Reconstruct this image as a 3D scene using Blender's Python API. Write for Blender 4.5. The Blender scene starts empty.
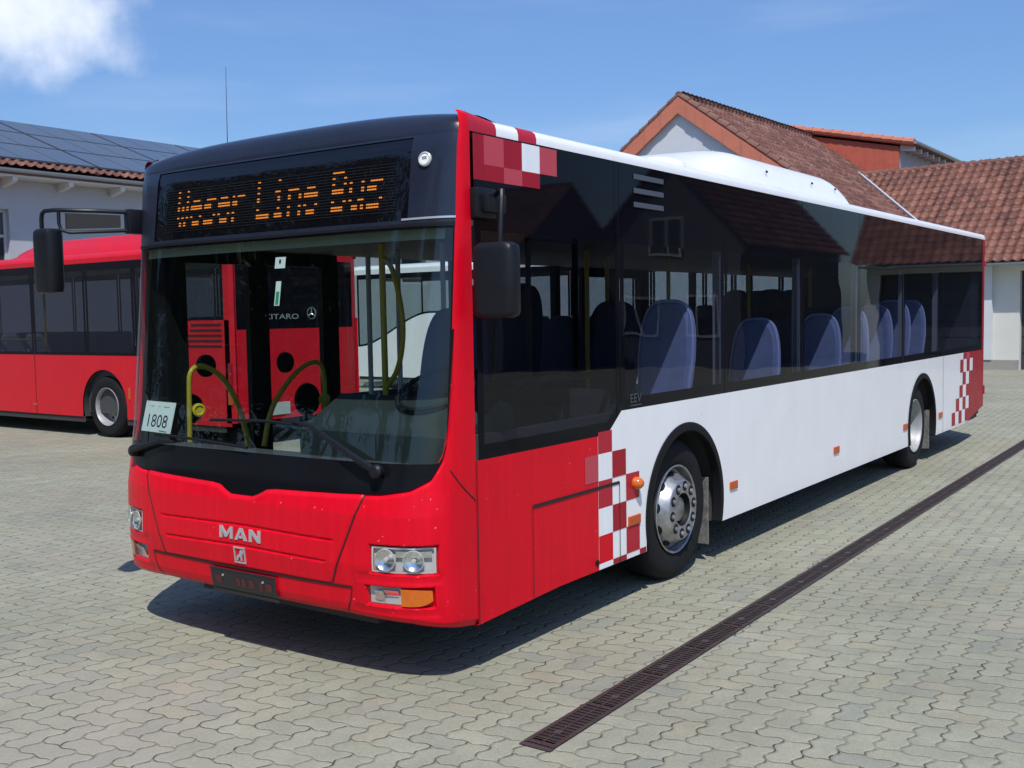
import bpy, bmesh, math, random
import numpy as np
from mathutils import Vector, Matrix, Quaternion
R = math.radians
random.seed(7)
sc = bpy.context.scene
col = sc.collection

# ------------------------------------------------------------------ camera
CAM = (4.4462, -3.7072, 1.8196)
YAW, PITCH, ROLL, FPX = 0.62, 0.0661, -0.0172, 1061.66
cd = bpy.data.cameras.new('camera'); cam = bpy.data.objects.new('camera', cd); col.objects.link(cam)
fwd = Vector((-math.sin(YAW)*math.cos(PITCH), math.cos(YAW)*math.cos(PITCH), -math.sin(PITCH)))
rgt = Vector((math.cos(YAW), math.sin(YAW), 0)); up = rgt.cross(fwd)
r2 = rgt*math.cos(ROLL)+up*math.sin(ROLL); u2 = -rgt*math.sin(ROLL)+up*math.cos(ROLL)
M = Matrix((r2, u2, -fwd)).transposed().to_4x4(); M.translation = CAM
cam.matrix_world = M
cd.sensor_width = 36; cd.lens = FPX/1024*36; cd.clip_end = 2000; cd.clip_start = .05
sc.camera = cam

# ------------------------------------------------------------------ light
SUN = Vector((.40, -.50, 1)).normalized()
w = bpy.data.worlds.new('World'); sc.world = w; w.use_nodes = True
nt = w.node_tree; nt.nodes.clear()
def wn(t, **k):
    n = nt.nodes.new(t)
    for a, b in k.items(): setattr(n, a, b)
    return n
def wm(op, a, b=None, c=None):
    n = wn('ShaderNodeMath', operation=op)
    for i, v in enumerate((a, b, c)):
        if v is None: continue
        if isinstance(v, (int, float)): n.inputs[i].default_value = v
        else: nt.links.new(v, n.inputs[i])
    return n.outputs[0]
sky = wn('ShaderNodeTexSky', sky_type='NISHITA'); sky.sun_disc = False
sky.sun_elevation = math.asin(SUN.z); sky.sun_rotation = math.atan2(SUN.x, SUN.y)
sky.air_density = 1.0; sky.dust_density = .6; sky.ozone_density = 2.2
tc = wn('ShaderNodeTexCoord')
def wdot(v):
    n = wn('ShaderNodeVectorMath', operation='DOT_PRODUCT'); nt.links.new(tc.outputs['Generated'], n.inputs[0]); n.inputs[1].default_value = v
    return n.outputs['Value']
C0 = Vector((-.842, .478, .258)).normalized(); T1 = Vector((.5, .866, 0)); T2 = C0.cross(T1).normalized()
if T2.z < 0: T2 = -T2
nz = wn('ShaderNodeTexNoise'); nz.inputs['Scale'].default_value = 20; nz.inputs['Detail'].default_value = 5; nz.inputs['Roughness'].default_value = .52
nt.links.new(tc.outputs['Generated'], nz.inputs['Vector'])
a_ = wm('DIVIDE', wm('SUBTRACT', wdot(T1), C0.dot(T1)), .094)
b_ = wm('DIVIDE', wm('SUBTRACT', wdot(T2), C0.dot(T2)), .057)
rad = wm('SQRT', wm('ADD', wm('MULTIPLY', a_, a_), wm('MULTIPLY', b_, b_)))
rad = wm('ADD', rad, wm('MULTIPLY', wm('SUBTRACT', nz.outputs['Fac'], .5), 1.5))
mr = wn('ShaderNodeMapRange', interpolation_type='SMOOTHSTEP'); nt.links.new(rad, mr.inputs['Value'])
mr.inputs['From Min'].default_value = 1.35; mr.inputs['From Max'].default_value = .15
front = wm('GREATER_THAN', wdot(C0), .5)
cl1 = wm('MULTIPLY', mr.outputs[0], front)
# thin streaky veil over the rest of the sky
mp = wn('ShaderNodeMapping'); mp.inputs['Scale'].default_value = (2.2, 2.2, 13); mp.inputs['Rotation'].default_value = (.05, .08, 0)
nt.links.new(tc.outputs['Generated'], mp.inputs['Vector'])
nz2 = wn('ShaderNodeTexNoise'); nz2.inputs['Scale'].default_value = 1.6; nz2.inputs['Detail'].default_value = 5
nt.links.new(mp.outputs[0], nz2.inputs['Vector'])
mr2 = wn('ShaderNodeMapRange', interpolation_type='SMOOTHSTEP'); nt.links.new(nz2.outputs['Fac'], mr2.inputs['Value'])
mr2.inputs['From Min'].default_value = .45; mr2.inputs['From Max'].default_value = .85; mr2.inputs['To Max'].default_value = .14
fac = wm('MAXIMUM', wm('MULTIPLY', cl1, .85), mr2.outputs[0])
mx = wn('ShaderNodeMix', data_type='RGBA'); nt.links.new(fac, mx.inputs['Factor'])
tint = wn('ShaderNodeMix', data_type='RGBA', blend_type='MULTIPLY'); tint.inputs['Factor'].default_value = 1
nt.links.new(sky.outputs[0], tint.inputs['A']); tint.inputs['B'].default_value = (.76, .94, 1.20, 1)
hz = wn('ShaderNodeMapRange'); nt.links.new(wdot((0, 0, 1)), hz.inputs['Value']); hz.inputs['From Min'].default_value = .08; hz.inputs['From Max'].default_value = .34; hz.inputs['To Min'].default_value = .78; hz.inputs['To Max'].default_value = 1.02
evn = wn('ShaderNodeMix', data_type='RGBA', blend_type='MULTIPLY'); evn.inputs['Factor'].default_value = 1; nt.links.new(tint.outputs['Result'], evn.inputs['A']); nt.links.new(hz.outputs[0], evn.inputs['B'])
nt.links.new(evn.outputs['Result'], mx.inputs['A']); mx.inputs['B'].default_value = (8.2, 8.6, 9.4, 1)
bg = wn('ShaderNodeBackground'); bg.inputs['Strength'].default_value = .105
nt.links.new(mx.outputs['Result'], bg.inputs['Color'])
wo = wn('ShaderNodeOutputWorld'); nt.links.new(bg.outputs[0], wo.inputs['Surface'])
ld = bpy.data.lights.new('sun', 'SUN'); ld.energy = 3.6; ld.angle = R(.5); ld.color = (1, .96, .9)
lo = bpy.data.objects.new('sun', ld); col.objects.link(lo); lo.location = (10, -14, 30)
lo.rotation_euler = (-SUN).to_track_quat('-Z', 'Y').to_euler()
vs = sc.view_settings; vs.view_transform = 'Standard'; vs.look = 'None'; vs.gamma = 1; vs.exposure = 0.30; vs.use_curve_mapping = False
sc.cycles.max_bounces = 8; sc.cycles.transparent_max_bounces = 24; sc.cycles.caustics_reflective = False; sc.cycles.caustics_refractive = False
sc.cycles.use_denoising = True

# ------------------------------------------------------------------ helpers
def tag(o, label=None, cat=None, group=None, kind=None):
    if label: o['label'] = label
    if cat: o['category'] = cat
    if group: o['group'] = group
    if kind: o['kind'] = kind
    return o
def empty(name, loc=(0, 0, 0), label=None, cat=None, group=None):
    o = bpy.data.objects.new(name, None); o.location = loc; o.empty_display_size = .2; col.objects.link(o)
    bpy.context.view_layer.update()
    return tag(o, label, cat, group)

class MB:
    def __init__(s): s.v = []; s.f = []; s.m = []; s.uv = {}
    def add(s, vs_, fs, mi=0):
        n = len(s.v); s.v.extend([tuple(p) for p in vs_])
        for f in fs: s.f.append(tuple(i+n for i in f)); s.m.append(mi)
        return s
    def quad(s, a, b, c, d, mi=0): return s.add([a, b, c, d], [(0, 1, 2, 3)], mi)
    def box(s, x0, x1, y0, y1, z0, z1, mi=0):
        vs_ = [(x, y, z) for x in (x0, x1) for y in (y0, y1) for z in (z0, z1)]
        return s.add(vs_, [(0, 1, 3, 2), (4, 6, 7, 5), (0, 4, 5, 1), (2, 3, 7, 6), (0, 2, 6, 4), (1, 5, 7, 3)], mi)
    def rbox(s, x0, x1, y0, y1, z0, z1, r=.02, mi=0, seg=2):
        bm = bmesh.new(); bmesh.ops.create_cube(bm, size=1)
        for q in bm.verts: q.co = Vector(((x0+x1)/2+q.co.x*(x1-x0), (y0+y1)/2+q.co.y*(y1-y0), (z0+z1)/2+q.co.z*(z1-z0)))
        bmesh.ops.bevel(bm, geom=bm.edges[:], offset=r, segments=seg, affect='EDGES', profile=.5)
        bm.verts.index_update()
        s.add([q.co[:] for q in bm.verts], [[q.index for q in f.verts] for f in bm.faces], mi); bm.free(); return s
    def prism(s, pts, off, mi=0):
        n = len(pts); o = Vector(off); A = [Vector(p) for p in pts]
        return s.add(A+[p+o for p in A], [tuple(range(n)), tuple(range(2*n-1, n-1, -1))]+[(i, (i+1) % n, (i+1) % n+n, i+n) for i in range(n)], mi)
    def tube(s, pts, r, n=8, mi=0, cap=True):
        P = [Vector(p) for p in pts]; rs = r if isinstance(r, (list, tuple)) else [r]*len(P)
        t0 = (P[1]-P[0]).normalized(); nrm = t0.orthogonal().normalized(); vs_ = []
        for i, p in enumerate(P):
            t = (P[min(i+1, len(P)-1)]-P[max(i-1, 0)]).normalized()
            nrm = (nrm-t*nrm.dot(t)).normalized(); b = t.cross(nrm)
            for k in range(n):
                a = 2*math.pi*k/n; vs_.append(p+(nrm*math.cos(a)+b*math.sin(a))*rs[i])
        fs = [(i*n+k, i*n+(k+1) % n, (i+1)*n+(k+1) % n, (i+1)*n+k) for i in range(len(P)-1) for k in range(n)]
        if cap: fs += [tuple(range(n-1, -1, -1)), tuple(range((len(P)-1)*n, len(P)*n))]
        return s.add(vs_, fs, mi)
    def lathe(s, prof, c, ax, n=48, mi=0):
        """prof: (radius, offset along ax)"""
        ax = Vector(ax).normalized(); u = ax.orthogonal().normalized(); v = ax.cross(u); c = Vector(c); vs_ = []
        for (r, o) in prof:
            for k in range(n):
                a = 2*math.pi*k/n; vs_.append(c+ax*o+(u*math.cos(a)+v*math.sin(a))*r)
        fs = [(i*n+k, i*n+(k+1) % n, (i+1)*n+(k+1) % n, (i+1)*n+k) for i in range(len(prof)-1) for k in range(n)]
        return s.add(vs_, fs, mi)
    def disc(s, c, ax, r, n=24, mi=0, sx=1):
        ax = Vector(ax).normalized(); u = ax.orthogonal().normalized(); v = ax.cross(u); c = Vector(c)
        return s.add([c+(u*math.cos(2*math.pi*k/n)*sx+v*math.sin(2*math.pi*k/n))*r for k in range(n)], [tuple(range(n))], mi)
    def grid(s, P, mi=0):
        """P[i][j] of points; mi int or function(i,j)"""
        n, m = len(P), len(P[0])
        base = len(s.v)
        for row in P: s.v.extend([tuple(p) for p in row])
        for i in range(n-1):
            for j in range(m-1):
                s.f.append((base+i*m+j, base+(i+1)*m+j, base+(i+1)*m+j+1, base+i*m+j+1)); s.m.append(mi(i, j) if callable(mi) else mi)
        return s
    def build(s, name, mats, parent=None, smooth=None, label=None, merge=False, recalc=True):
        me = bpy.data.meshes.new(name); me.from_pydata(s.v, [], s.f)
        mats = mats if isinstance(mats, (list, tuple)) else [mats]
        for m in mats: me.materials.append(m)
        me.polygons.foreach_set('material_index', s.m)
        if merge or recalc:
            bm = bmesh.new(); bm.from_mesh(me)
            if merge: bmesh.ops.remove_doubles(bm, verts=bm.verts[:], dist=1e-4)
            if recalc: bmesh.ops.recalc_face_normals(bm, faces=bm.faces[:])
            bm.to_mesh(me); bm.free()
        if smooth:
            me.polygons.foreach_set('use_smooth', [True]*len(me.polygons)); me.set_sharp_from_angle(angle=R(smooth))
        me.update()
        o = bpy.data.objects.new(name, me); col.objects.link(o)
        if parent:
            o.parent = parent; o.matrix_parent_inverse = Matrix.Translation(parent.matrix_world.translation).inverted() if parent.type == 'EMPTY' else Matrix.Identity(4)
            if parent.type != 'EMPTY': o.matrix_parent_inverse = parent.matrix_world.inverted()
        if label: o['label'] = label
        bpy.context.view_layer.update()
        return o

def text_shape(txt):
    cu = bpy.data.curves.new('lettering', 'FONT'); cu.body = txt; cu.fill_mode = 'FRONT'; cu.resolution_u = 3
    o = bpy.data.objects.new('lettering', cu); col.objects.link(o); bpy.context.view_layer.update()
    me = o.evaluated_get(bpy.context.evaluated_depsgraph_get()).to_mesh()
    V = [(v.co.x, v.co.y) for v in me.vertices]; F = [tuple(p.vertices) for p in me.polygons]
    o.evaluated_get(bpy.context.evaluated_depsgraph_get()).to_mesh_clear(); bpy.data.objects.remove(o); bpy.data.curves.remove(cu)
    x0 = min(v[0] for v in V); x1 = max(v[0] for v in V); y0 = min(v[1] for v in V); y1 = max(v[1] for v in V)
    return [((x-x0)/(x1-x0), (y-y0)/(y1-y0)) for x, y in V], F
# ------------------------------------------------------------------ materials
def mat(name, base, rough=.5, metal=0, spec=.5, coat=0, noise=0, nscale=4, bump=0, bscale=40, emit=None, estr=0):
    m = bpy.data.materials.new(name); m.use_nodes = True; t = m.node_tree; b = t.nodes['Principled BSDF']
    b.inputs['Base Color'].default_value = (*base, 1); b.inputs['Roughness'].default_value = rough; b.inputs['Metallic'].default_value = metal
    b.inputs['Specular IOR Level'].default_value = spec; b.inputs['Coat Weight'].default_value = coat; b.inputs['Coat Roughness'].default_value = .05
    g = t.nodes.new('ShaderNodeNewGeometry')
    if noise:
        n = t.nodes.new('ShaderNodeTexNoise'); n.inputs['Scale'].default_value = nscale; n.inputs['Detail'].default_value = 6; n.inputs['Roughness'].default_value = .65
        t.links.new(g.outputs['Position'], n.inputs['Vector'])
        rr = t.nodes.new('ShaderNodeMapRange'); t.links.new(n.outputs['Fac'], rr.inputs['Value'])
        rr.inputs['From Min'].default_value = .3; rr.inputs['From Max'].default_value = .7; rr.inputs['To Min'].default_value = 1-noise; rr.inputs['To Max'].default_value = 1+noise*.5
        mm = t.nodes.new('ShaderNodeMix'); mm.data_type = 'RGBA'; mm.blend_type = 'MULTIPLY'; mm.inputs['Factor'].default_value = 1
        mm.inputs['A'].default_value = (*base, 1); t.links.new(rr.outputs[0], mm.inputs['B']); t.links.new(mm.outputs['Result'], b.inputs['Base Color'])
        r3 = t.nodes.new('ShaderNodeMapRange'); t.links.new(n.outputs['Fac'], r3.inputs['Value'])
        r3.inputs['To Min'].default_value = max(0, rough-.12); r3.inputs['To Max'].default_value = min(1, rough+.12); t.links.new(r3.outputs[0], b.inputs['Roughness'])
    if bump:
        n2 = t.nodes.new('ShaderNodeTexNoise'); n2.inputs['Scale'].default_value = bscale; n2.inputs['Detail'].default_value = 4
        t.links.new(g.outputs['Position'], n2.inputs['Vector'])
        bp = t.nodes.new('ShaderNodeBump'); bp.inputs['Strength'].default_value = bump; bp.inputs['Distance'].default_value = .02
        t.links.new(n2.outputs['Fac'], bp.inputs['Height']); t.links.new(bp.outputs[0], b.inputs['Normal'])
    if emit: b.inputs['Emission Color'].default_value = (*emit, 1); b.inputs['Emission Strength'].default_value = estr
    return m
def weather(m, chips=.5, streak=.12, ripple=.03, chipcol=(.55, .45, .42)):
    t = m.node_tree; b = t.nodes['Principled BSDF']; L = t.links.new
    g = t.nodes.new('ShaderNodeNewGeometry'); mp_ = t.nodes.new('ShaderNodeMapping'); mp_.inputs['Scale'].default_value = (26, 26, 1.3); L(g.outputs['Position'], mp_.inputs['Vector'])
    n = t.nodes.new('ShaderNodeTexNoise'); n.inputs['Scale'].default_value = 1; n.inputs['Detail'].default_value = 5; n.inputs['Roughness'].default_value = .6; L(mp_.outputs[0], n.inputs['Vector'])
    r = t.nodes.new('ShaderNodeMapRange'); L(n.outputs['Fac'], r.inputs['Value']); r.inputs['From Min'].default_value = .35; r.inputs['From Max'].default_value = .75; r.inputs['To Min'].default_value = 1; r.inputs['To Max'].default_value = 1-streak
    src = b.inputs['Base Color'].links[0].from_socket if b.inputs['Base Color'].links else None
    mm = t.nodes.new('ShaderNodeMix'); mm.data_type = 'RGBA'; mm.blend_type = 'MULTIPLY'; mm.inputs['Factor'].default_value = 1
    if src: L(src, mm.inputs['A'])
    else: mm.inputs['A'].default_value = b.inputs['Base Color'].default_value
    L(r.outputs[0], mm.inputs['B'])
    n2 = t.nodes.new('ShaderNodeTexNoise'); n2.inputs['Scale'].default_value = 55; n2.inputs['Detail'].default_value = 2; L(g.outputs['Position'], n2.inputs['Vector'])
    r2_ = t.nodes.new('ShaderNodeMapRange'); L(n2.outputs['Fac'], r2_.inputs['Value']); r2_.inputs['From Min'].default_value = .745; r2_.inputs['From Max'].default_value = .77; r2_.inputs['To Max'].default_value = chips
    m2 = t.nodes.new('ShaderNodeMix'); m2.data_type = 'RGBA'; L(r2_.outputs[0], m2.inputs['Factor']); L(mm.outputs['Result'], m2.inputs['A']); m2.inputs['B'].default_value = (*chipcol, 1)
    L(m2.outputs['Result'], b.inputs['Base Color'])
    n3 = t.nodes.new('ShaderNodeTexNoise'); n3.inputs['Scale'].default_value = 2.2; n3.inputs['Detail'].default_value = 1; L(g.outputs['Position'], n3.inputs['Vector'])
    bp = t.nodes.new('ShaderNodeBump'); bp.inputs['Strength'].default_value = ripple*3; bp.inputs['Distance'].default_value = .04; L(n3.outputs['Fac'], bp.inputs['Height']); L(bp.outputs[0], b.inputs['Normal'])
def glass(name, tint, ior=1.5, rough=0.0, wave=0.0, wscale=1.2):
    m = bpy.data.materials.new(name); m.use_nodes = True; t = m.node_tree; t.nodes.clear()
    o = t.nodes.new('ShaderNodeOutputMaterial'); mixs = t.nodes.new('ShaderNodeMixShader')
    tr = t.nodes.new('ShaderNodeBsdfTransparent'); tr.inputs[0].default_value = (*tint, 1)
    gl = t.nodes.new('ShaderNodeBsdfGlossy'); gl.inputs['Roughness'].default_value = rough; gl.inputs['Color'].default_value = (.95, .97, 1, 1)
    fr = t.nodes.new('ShaderNodeFresnel'); fr.inputs['IOR'].default_value = ior
    g = t.nodes.new('ShaderNodeNewGeometry')
    # same reflectance from both sides of the single sheet
    iv = t.nodes.new('ShaderNodeVectorMath'); iv.operation = 'SCALE'; 
    mth = t.nodes.new('ShaderNodeMath'); mth.operation = 'MULTIPLY_ADD'; t.links.new(g.outputs['Backfacing'], mth.inputs[0]); mth.inputs[1].default_value = 0; mth.inputs[2].default_value = 1
    lw = t.nodes.new('ShaderNodeLayerWeight'); lw.inputs['Blend'].default_value = .5
    p5 = t.nodes.new('ShaderNodeMath'); p5.operation = 'POWER'; t.links.new(lw.outputs['Facing'], p5.inputs[0]); p5.inputs[1].default_value = 6.4
    sch = t.nodes.new('ShaderNodeMath'); sch.operation = 'MULTIPLY_ADD'; t.links.new(p5.outputs[0], sch.inputs[0])
    f0 = ((ior-1)/(ior+1))**2*1.0; sch.inputs[1].default_value = 1-f0; sch.inputs[2].default_value = f0
    t.nodes.remove(fr); t.nodes.remove(iv); t.nodes.remove(mth)
    if wave:
        n = t.nodes.new('ShaderNodeTexNoise'); n.inputs['Scale'].default_value = wscale; n.inputs['Detail'].default_value = 1
        t.links.new(g.outputs['Position'], n.inputs['Vector'])
        bp = t.nodes.new('ShaderNodeBump'); bp.inputs['Strength'].default_value = wave; bp.inputs['Distance'].default_value = .05
        t.links.new(n.outputs['Fac'], bp.inputs['Height']); t.links.new(bp.outputs[0], gl.inputs['Normal'])
    t.links.new(sch.outputs[0], mixs.inputs[0]); t.links.new(tr.outputs[0], mixs.inputs[1]); t.links.new(gl.outputs[0], mixs.inputs[2]); t.links.new(mixs.outputs[0], o.inputs[0])
    return m
RED2 = mat('deep_red_paint', (.60, .006, .018), .36, spec=.25, coat=.1, noise=.07, nscale=3)
RED = mat('red_paint', (.70, .003, .017), .34, spec=.15, coat=.05, noise=.07, nscale=3)
REDM = mat('faded_red_film', (.46, .016, .035), .38, spec=.25, coat=.05, noise=.06, nscale=5)
REDD = mat('dark_red_film', (.36, .007, .020), .38, spec=.25, coat=.05, noise=.06, nscale=5)
PINK = mat('pale_red_film', (.50, .06, .085), .38, spec=.25, coat=.05, noise=.05)
WHITE = mat('white_paint', (.86, .86, .87), .32, coat=.4, noise=.035, nscale=2.5)
WFILM = mat('white_film', (.86, .86, .88), .32, coat=.3)
weather(RED, .6, .14, .04); weather(RED2, .3); weather(REDM, .3); weather(REDD, .3); weather(WHITE, .35, .035, .02, (.3, .29, .27)); weather(WFILM, .0, .08, 0)
BLACK = mat('black_plastic', (.009, .010, .014), .42, spec=.25, noise=.2, nscale=6)
DOME = mat('dark_dome_paint', (.016, .020, .036), .30, spec=.3, coat=.3, noise=.15, nscale=3)
FRIT = mat('black_glass_edge', (.004, .004, .007), .03, spec=.10)
FRITM = mat('black_screen_band', (.006, .006, .008), .16, spec=.12)
RUBBER = mat('rubber', (.008, .008, .009), .6, spec=.2)
TYRE = mat('tyre_rubber', (.013, .013, .015), .8, spec=.2, noise=.25, nscale=9, bump=.15, bscale=60)
DARK = mat('underbody', (.035, .035, .036), .8)
STEEL = mat('rim_metal', (.42, .42, .43), .40, metal=.8, noise=.38, nscale=14)
RIMB = mat('rim_silver_paint', (.36, .36, .365), .5, metal=.25, noise=.2, nscale=10)
CHROME = mat('reflector', (.88, .86, .83), .22, metal=1, noise=.25, nscale=45)
GREYM = mat('lamp_bezel', (.50, .51, .50), .3, noise=.1)
SILVER = mat('silver_letters', (.52, .53, .55), .3, metal=.5)
AMBER = mat('amber_lens', (.62, .13, .006), .18, coat=.4, noise=.2, nscale=60)
AMBERR = mat('amber_reflector', (.48, .075, .012), .35, coat=.1)
GAP = mat('panel_gap', (.03, .004, .005), .7)
GAPD = mat('dark_gap', (.012, .010, .011), .7)
GAPW = mat('grey_gap', (.35, .35, .37), .6)
LENS = glass('clear_lens', (.92, .93, .93), 1.5)
WSG = glass('windscreen_glass', (.72, .79, .77), 1.55)
REDG = glass('dark_bus_glass', (.27, .29, .33), 1.48, wave=.04)
SIDEG = glass('tinted_side_glass', (.41, .43, .52), 1.47, wave=.05, wscale=1.6)
DOORG = glass('door_glass', (.78, .84, .82), 1.45)
DISPG = mat('display_glass', (.004, .004, .006), .02, spec=.6)
LED = mat('led_amber', (.3, .1, .01), .5, emit=(1, .30, .03), estr=.58)
INT_GREY = mat('interior_grey', (.28, .29, .30), .6, noise=.05)
INT_DARK = mat('interior_dark', (.05, .052, .058), .7)
DASH = mat('dashboard_grey', (.022, .032, .032), .55, noise=.08, nscale=8, bump=.05, bscale=200)
VISOR = mat('visor_olive', (.20, .23, .18), .6)
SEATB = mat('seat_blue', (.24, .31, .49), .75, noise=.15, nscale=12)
SEATE = mat('seat_edge', (.46, .54, .76), .5)
YEL = mat('yellow_rail', (.42, .33, .03), .4, noise=.08)
POST = mat('grey_post', (.34, .35, .37), .5)
CARD = mat('paper_card', (.80, .86, .84), .6)
INK = mat('ink', (.01, .01, .012), .6)
GREEN = mat('green_print', (.02, .35, .16), .6)
PLATE = mat('plate_holder', (.012, .012, .016), .35)
PLATER = mat('plate_print', (.09, .012, .014), .5)
ORANGE = mat('terracotta_boards', (.52, .17, .105), .75, noise=.12, nscale=3)
REDCL = mat('dormer_cladding', (.46, .10, .06), .75, noise=.15, nscale=3)
PLASTER = mat('white_plaster', (.56, .58, .61), .85, noise=.05, nscale=1.2, bump=.1, bscale=60)
PLASTG = mat('grey_plaster', (.42, .43, .47), .85, noise=.06, nscale=1, bump=.1, bscale=60)
CREAM = mat('cream_plaster', (.60, .60, .55), .85, noise=.05, nscale=1.2)
GUTTER = mat('zinc_gutter', (.30, .34, .38), .4, metal=.4)
WOODW = mat('white_wood', (.62, .60, .56), .6, noise=.08)
DOORD = mat('garage_door', (.035, .038, .05), .5)
WINF = mat('window_frame', (.45, .45, .47), .5)
WING = mat('window_dark_glass', (.03, .033, .04), .05)
STONE = mat('stone_plinth', (.30, .29, .26), .85, noise=.1)
PVM = mat('solar_module', (.085, .098, .110), .25, coat=.2, noise=.15, nscale=.6)
PVF = mat('solar_frame', (.040, .046, .058), .5)

# tile roofs: geometry carries the waves, UV carries the tile number
def tile_mat(name, c1, c2, c3):
    m = bpy.data.materials.new(name); m.use_nodes = True; t = m.node_tree; b = t.nodes['Principled BSDF']; b.inputs['Roughness'].default_value = .62
    uv = t.nodes.new('ShaderNodeUVMap'); fl = t.nodes.new('ShaderNodeVectorMath'); fl.operation = 'FLOOR'; t.links.new(uv.outputs[0], fl.inputs[0])
    wn_ = t.nodes.new('ShaderNodeTexWhiteNoise'); wn_.noise_dimensions = '2D'; t.links.new(fl.outputs[0], wn_.inputs['Vector'])
    g = t.nodes.new('ShaderNodeNewGeometry'); n = t.nodes.new('ShaderNodeTexNoise'); n.inputs['Scale'].default_value = .8; n.inputs['Detail'].default_value = 8; n.inputs['Roughness'].default_value = .7
    t.links.new(g.outputs['Position'], n.inputs['Vector'])
    ad = t.nodes.new('ShaderNodeMath'); ad.operation = 'MULTIPLY_ADD'; t.links.new(wn_.outputs['Value'], ad.inputs[0]); ad.inputs[1].default_value = .55
    s2 = t.nodes.new('ShaderNodeMath'); s2.operation = 'MULTIPLY_ADD'; t.links.new(n.outputs['Fac'], s2.inputs[0]); s2.inputs[1].default_value = 1.1; s2.inputs[2].default_value = -.32
    t.links.new(s2.outputs[0], ad.inputs[2])
    r = t.nodes.new('ShaderNodeValToRGB'); t.links.new(ad.outputs[0], r.inputs[0]); e = r.color_ramp.elements
    e[0].position = .15; e[0].color = (*c1, 1); e[1].position = .95; e[1].color = (*c3, 1); k = e.new(.5); k.color = (*c2, 1)
    # lichen specks
    n3 = t.nodes.new('ShaderNodeTexNoise'); n3.inputs['Scale'].default_value = 9; n3.inputs['Detail'].default_value = 3; t.links.new(g.outputs['Position'], n3.inputs['Vector'])
    r3 = t.nodes.new('ShaderNodeMapRange'); r3.interpolation_type = 'SMOOTHSTEP'; t.links.new(n3.outputs['Fac'], r3.inputs['Value']); r3.inputs['From Min'].default_value = .66; r3.inputs['From Max'].default_value = .74; r3.inputs['To Max'].default_value = .6
    mx_ = t.nodes.new('ShaderNodeMix'); mx_.data_type = 'RGBA'; t.links.new(r3.outputs[0], mx_.inputs['Factor']); t.links.new(r.outputs[0], mx_.inputs['A']); mx_.inputs['B'].default_value = (.30, .24, .20, 1)
    t.links.new(mx_.outputs['Result'], b.inputs['Base Color'])
    return m
TILE = tile_mat('roof_tiles', (.088, .032, .021), (.150, .054, .034), (.225, .094, .062))
TILEO = tile_mat('old_roof_tiles', (.088, .034, .024), (.138, .055, .038), (.24, .125, .092))

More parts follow.
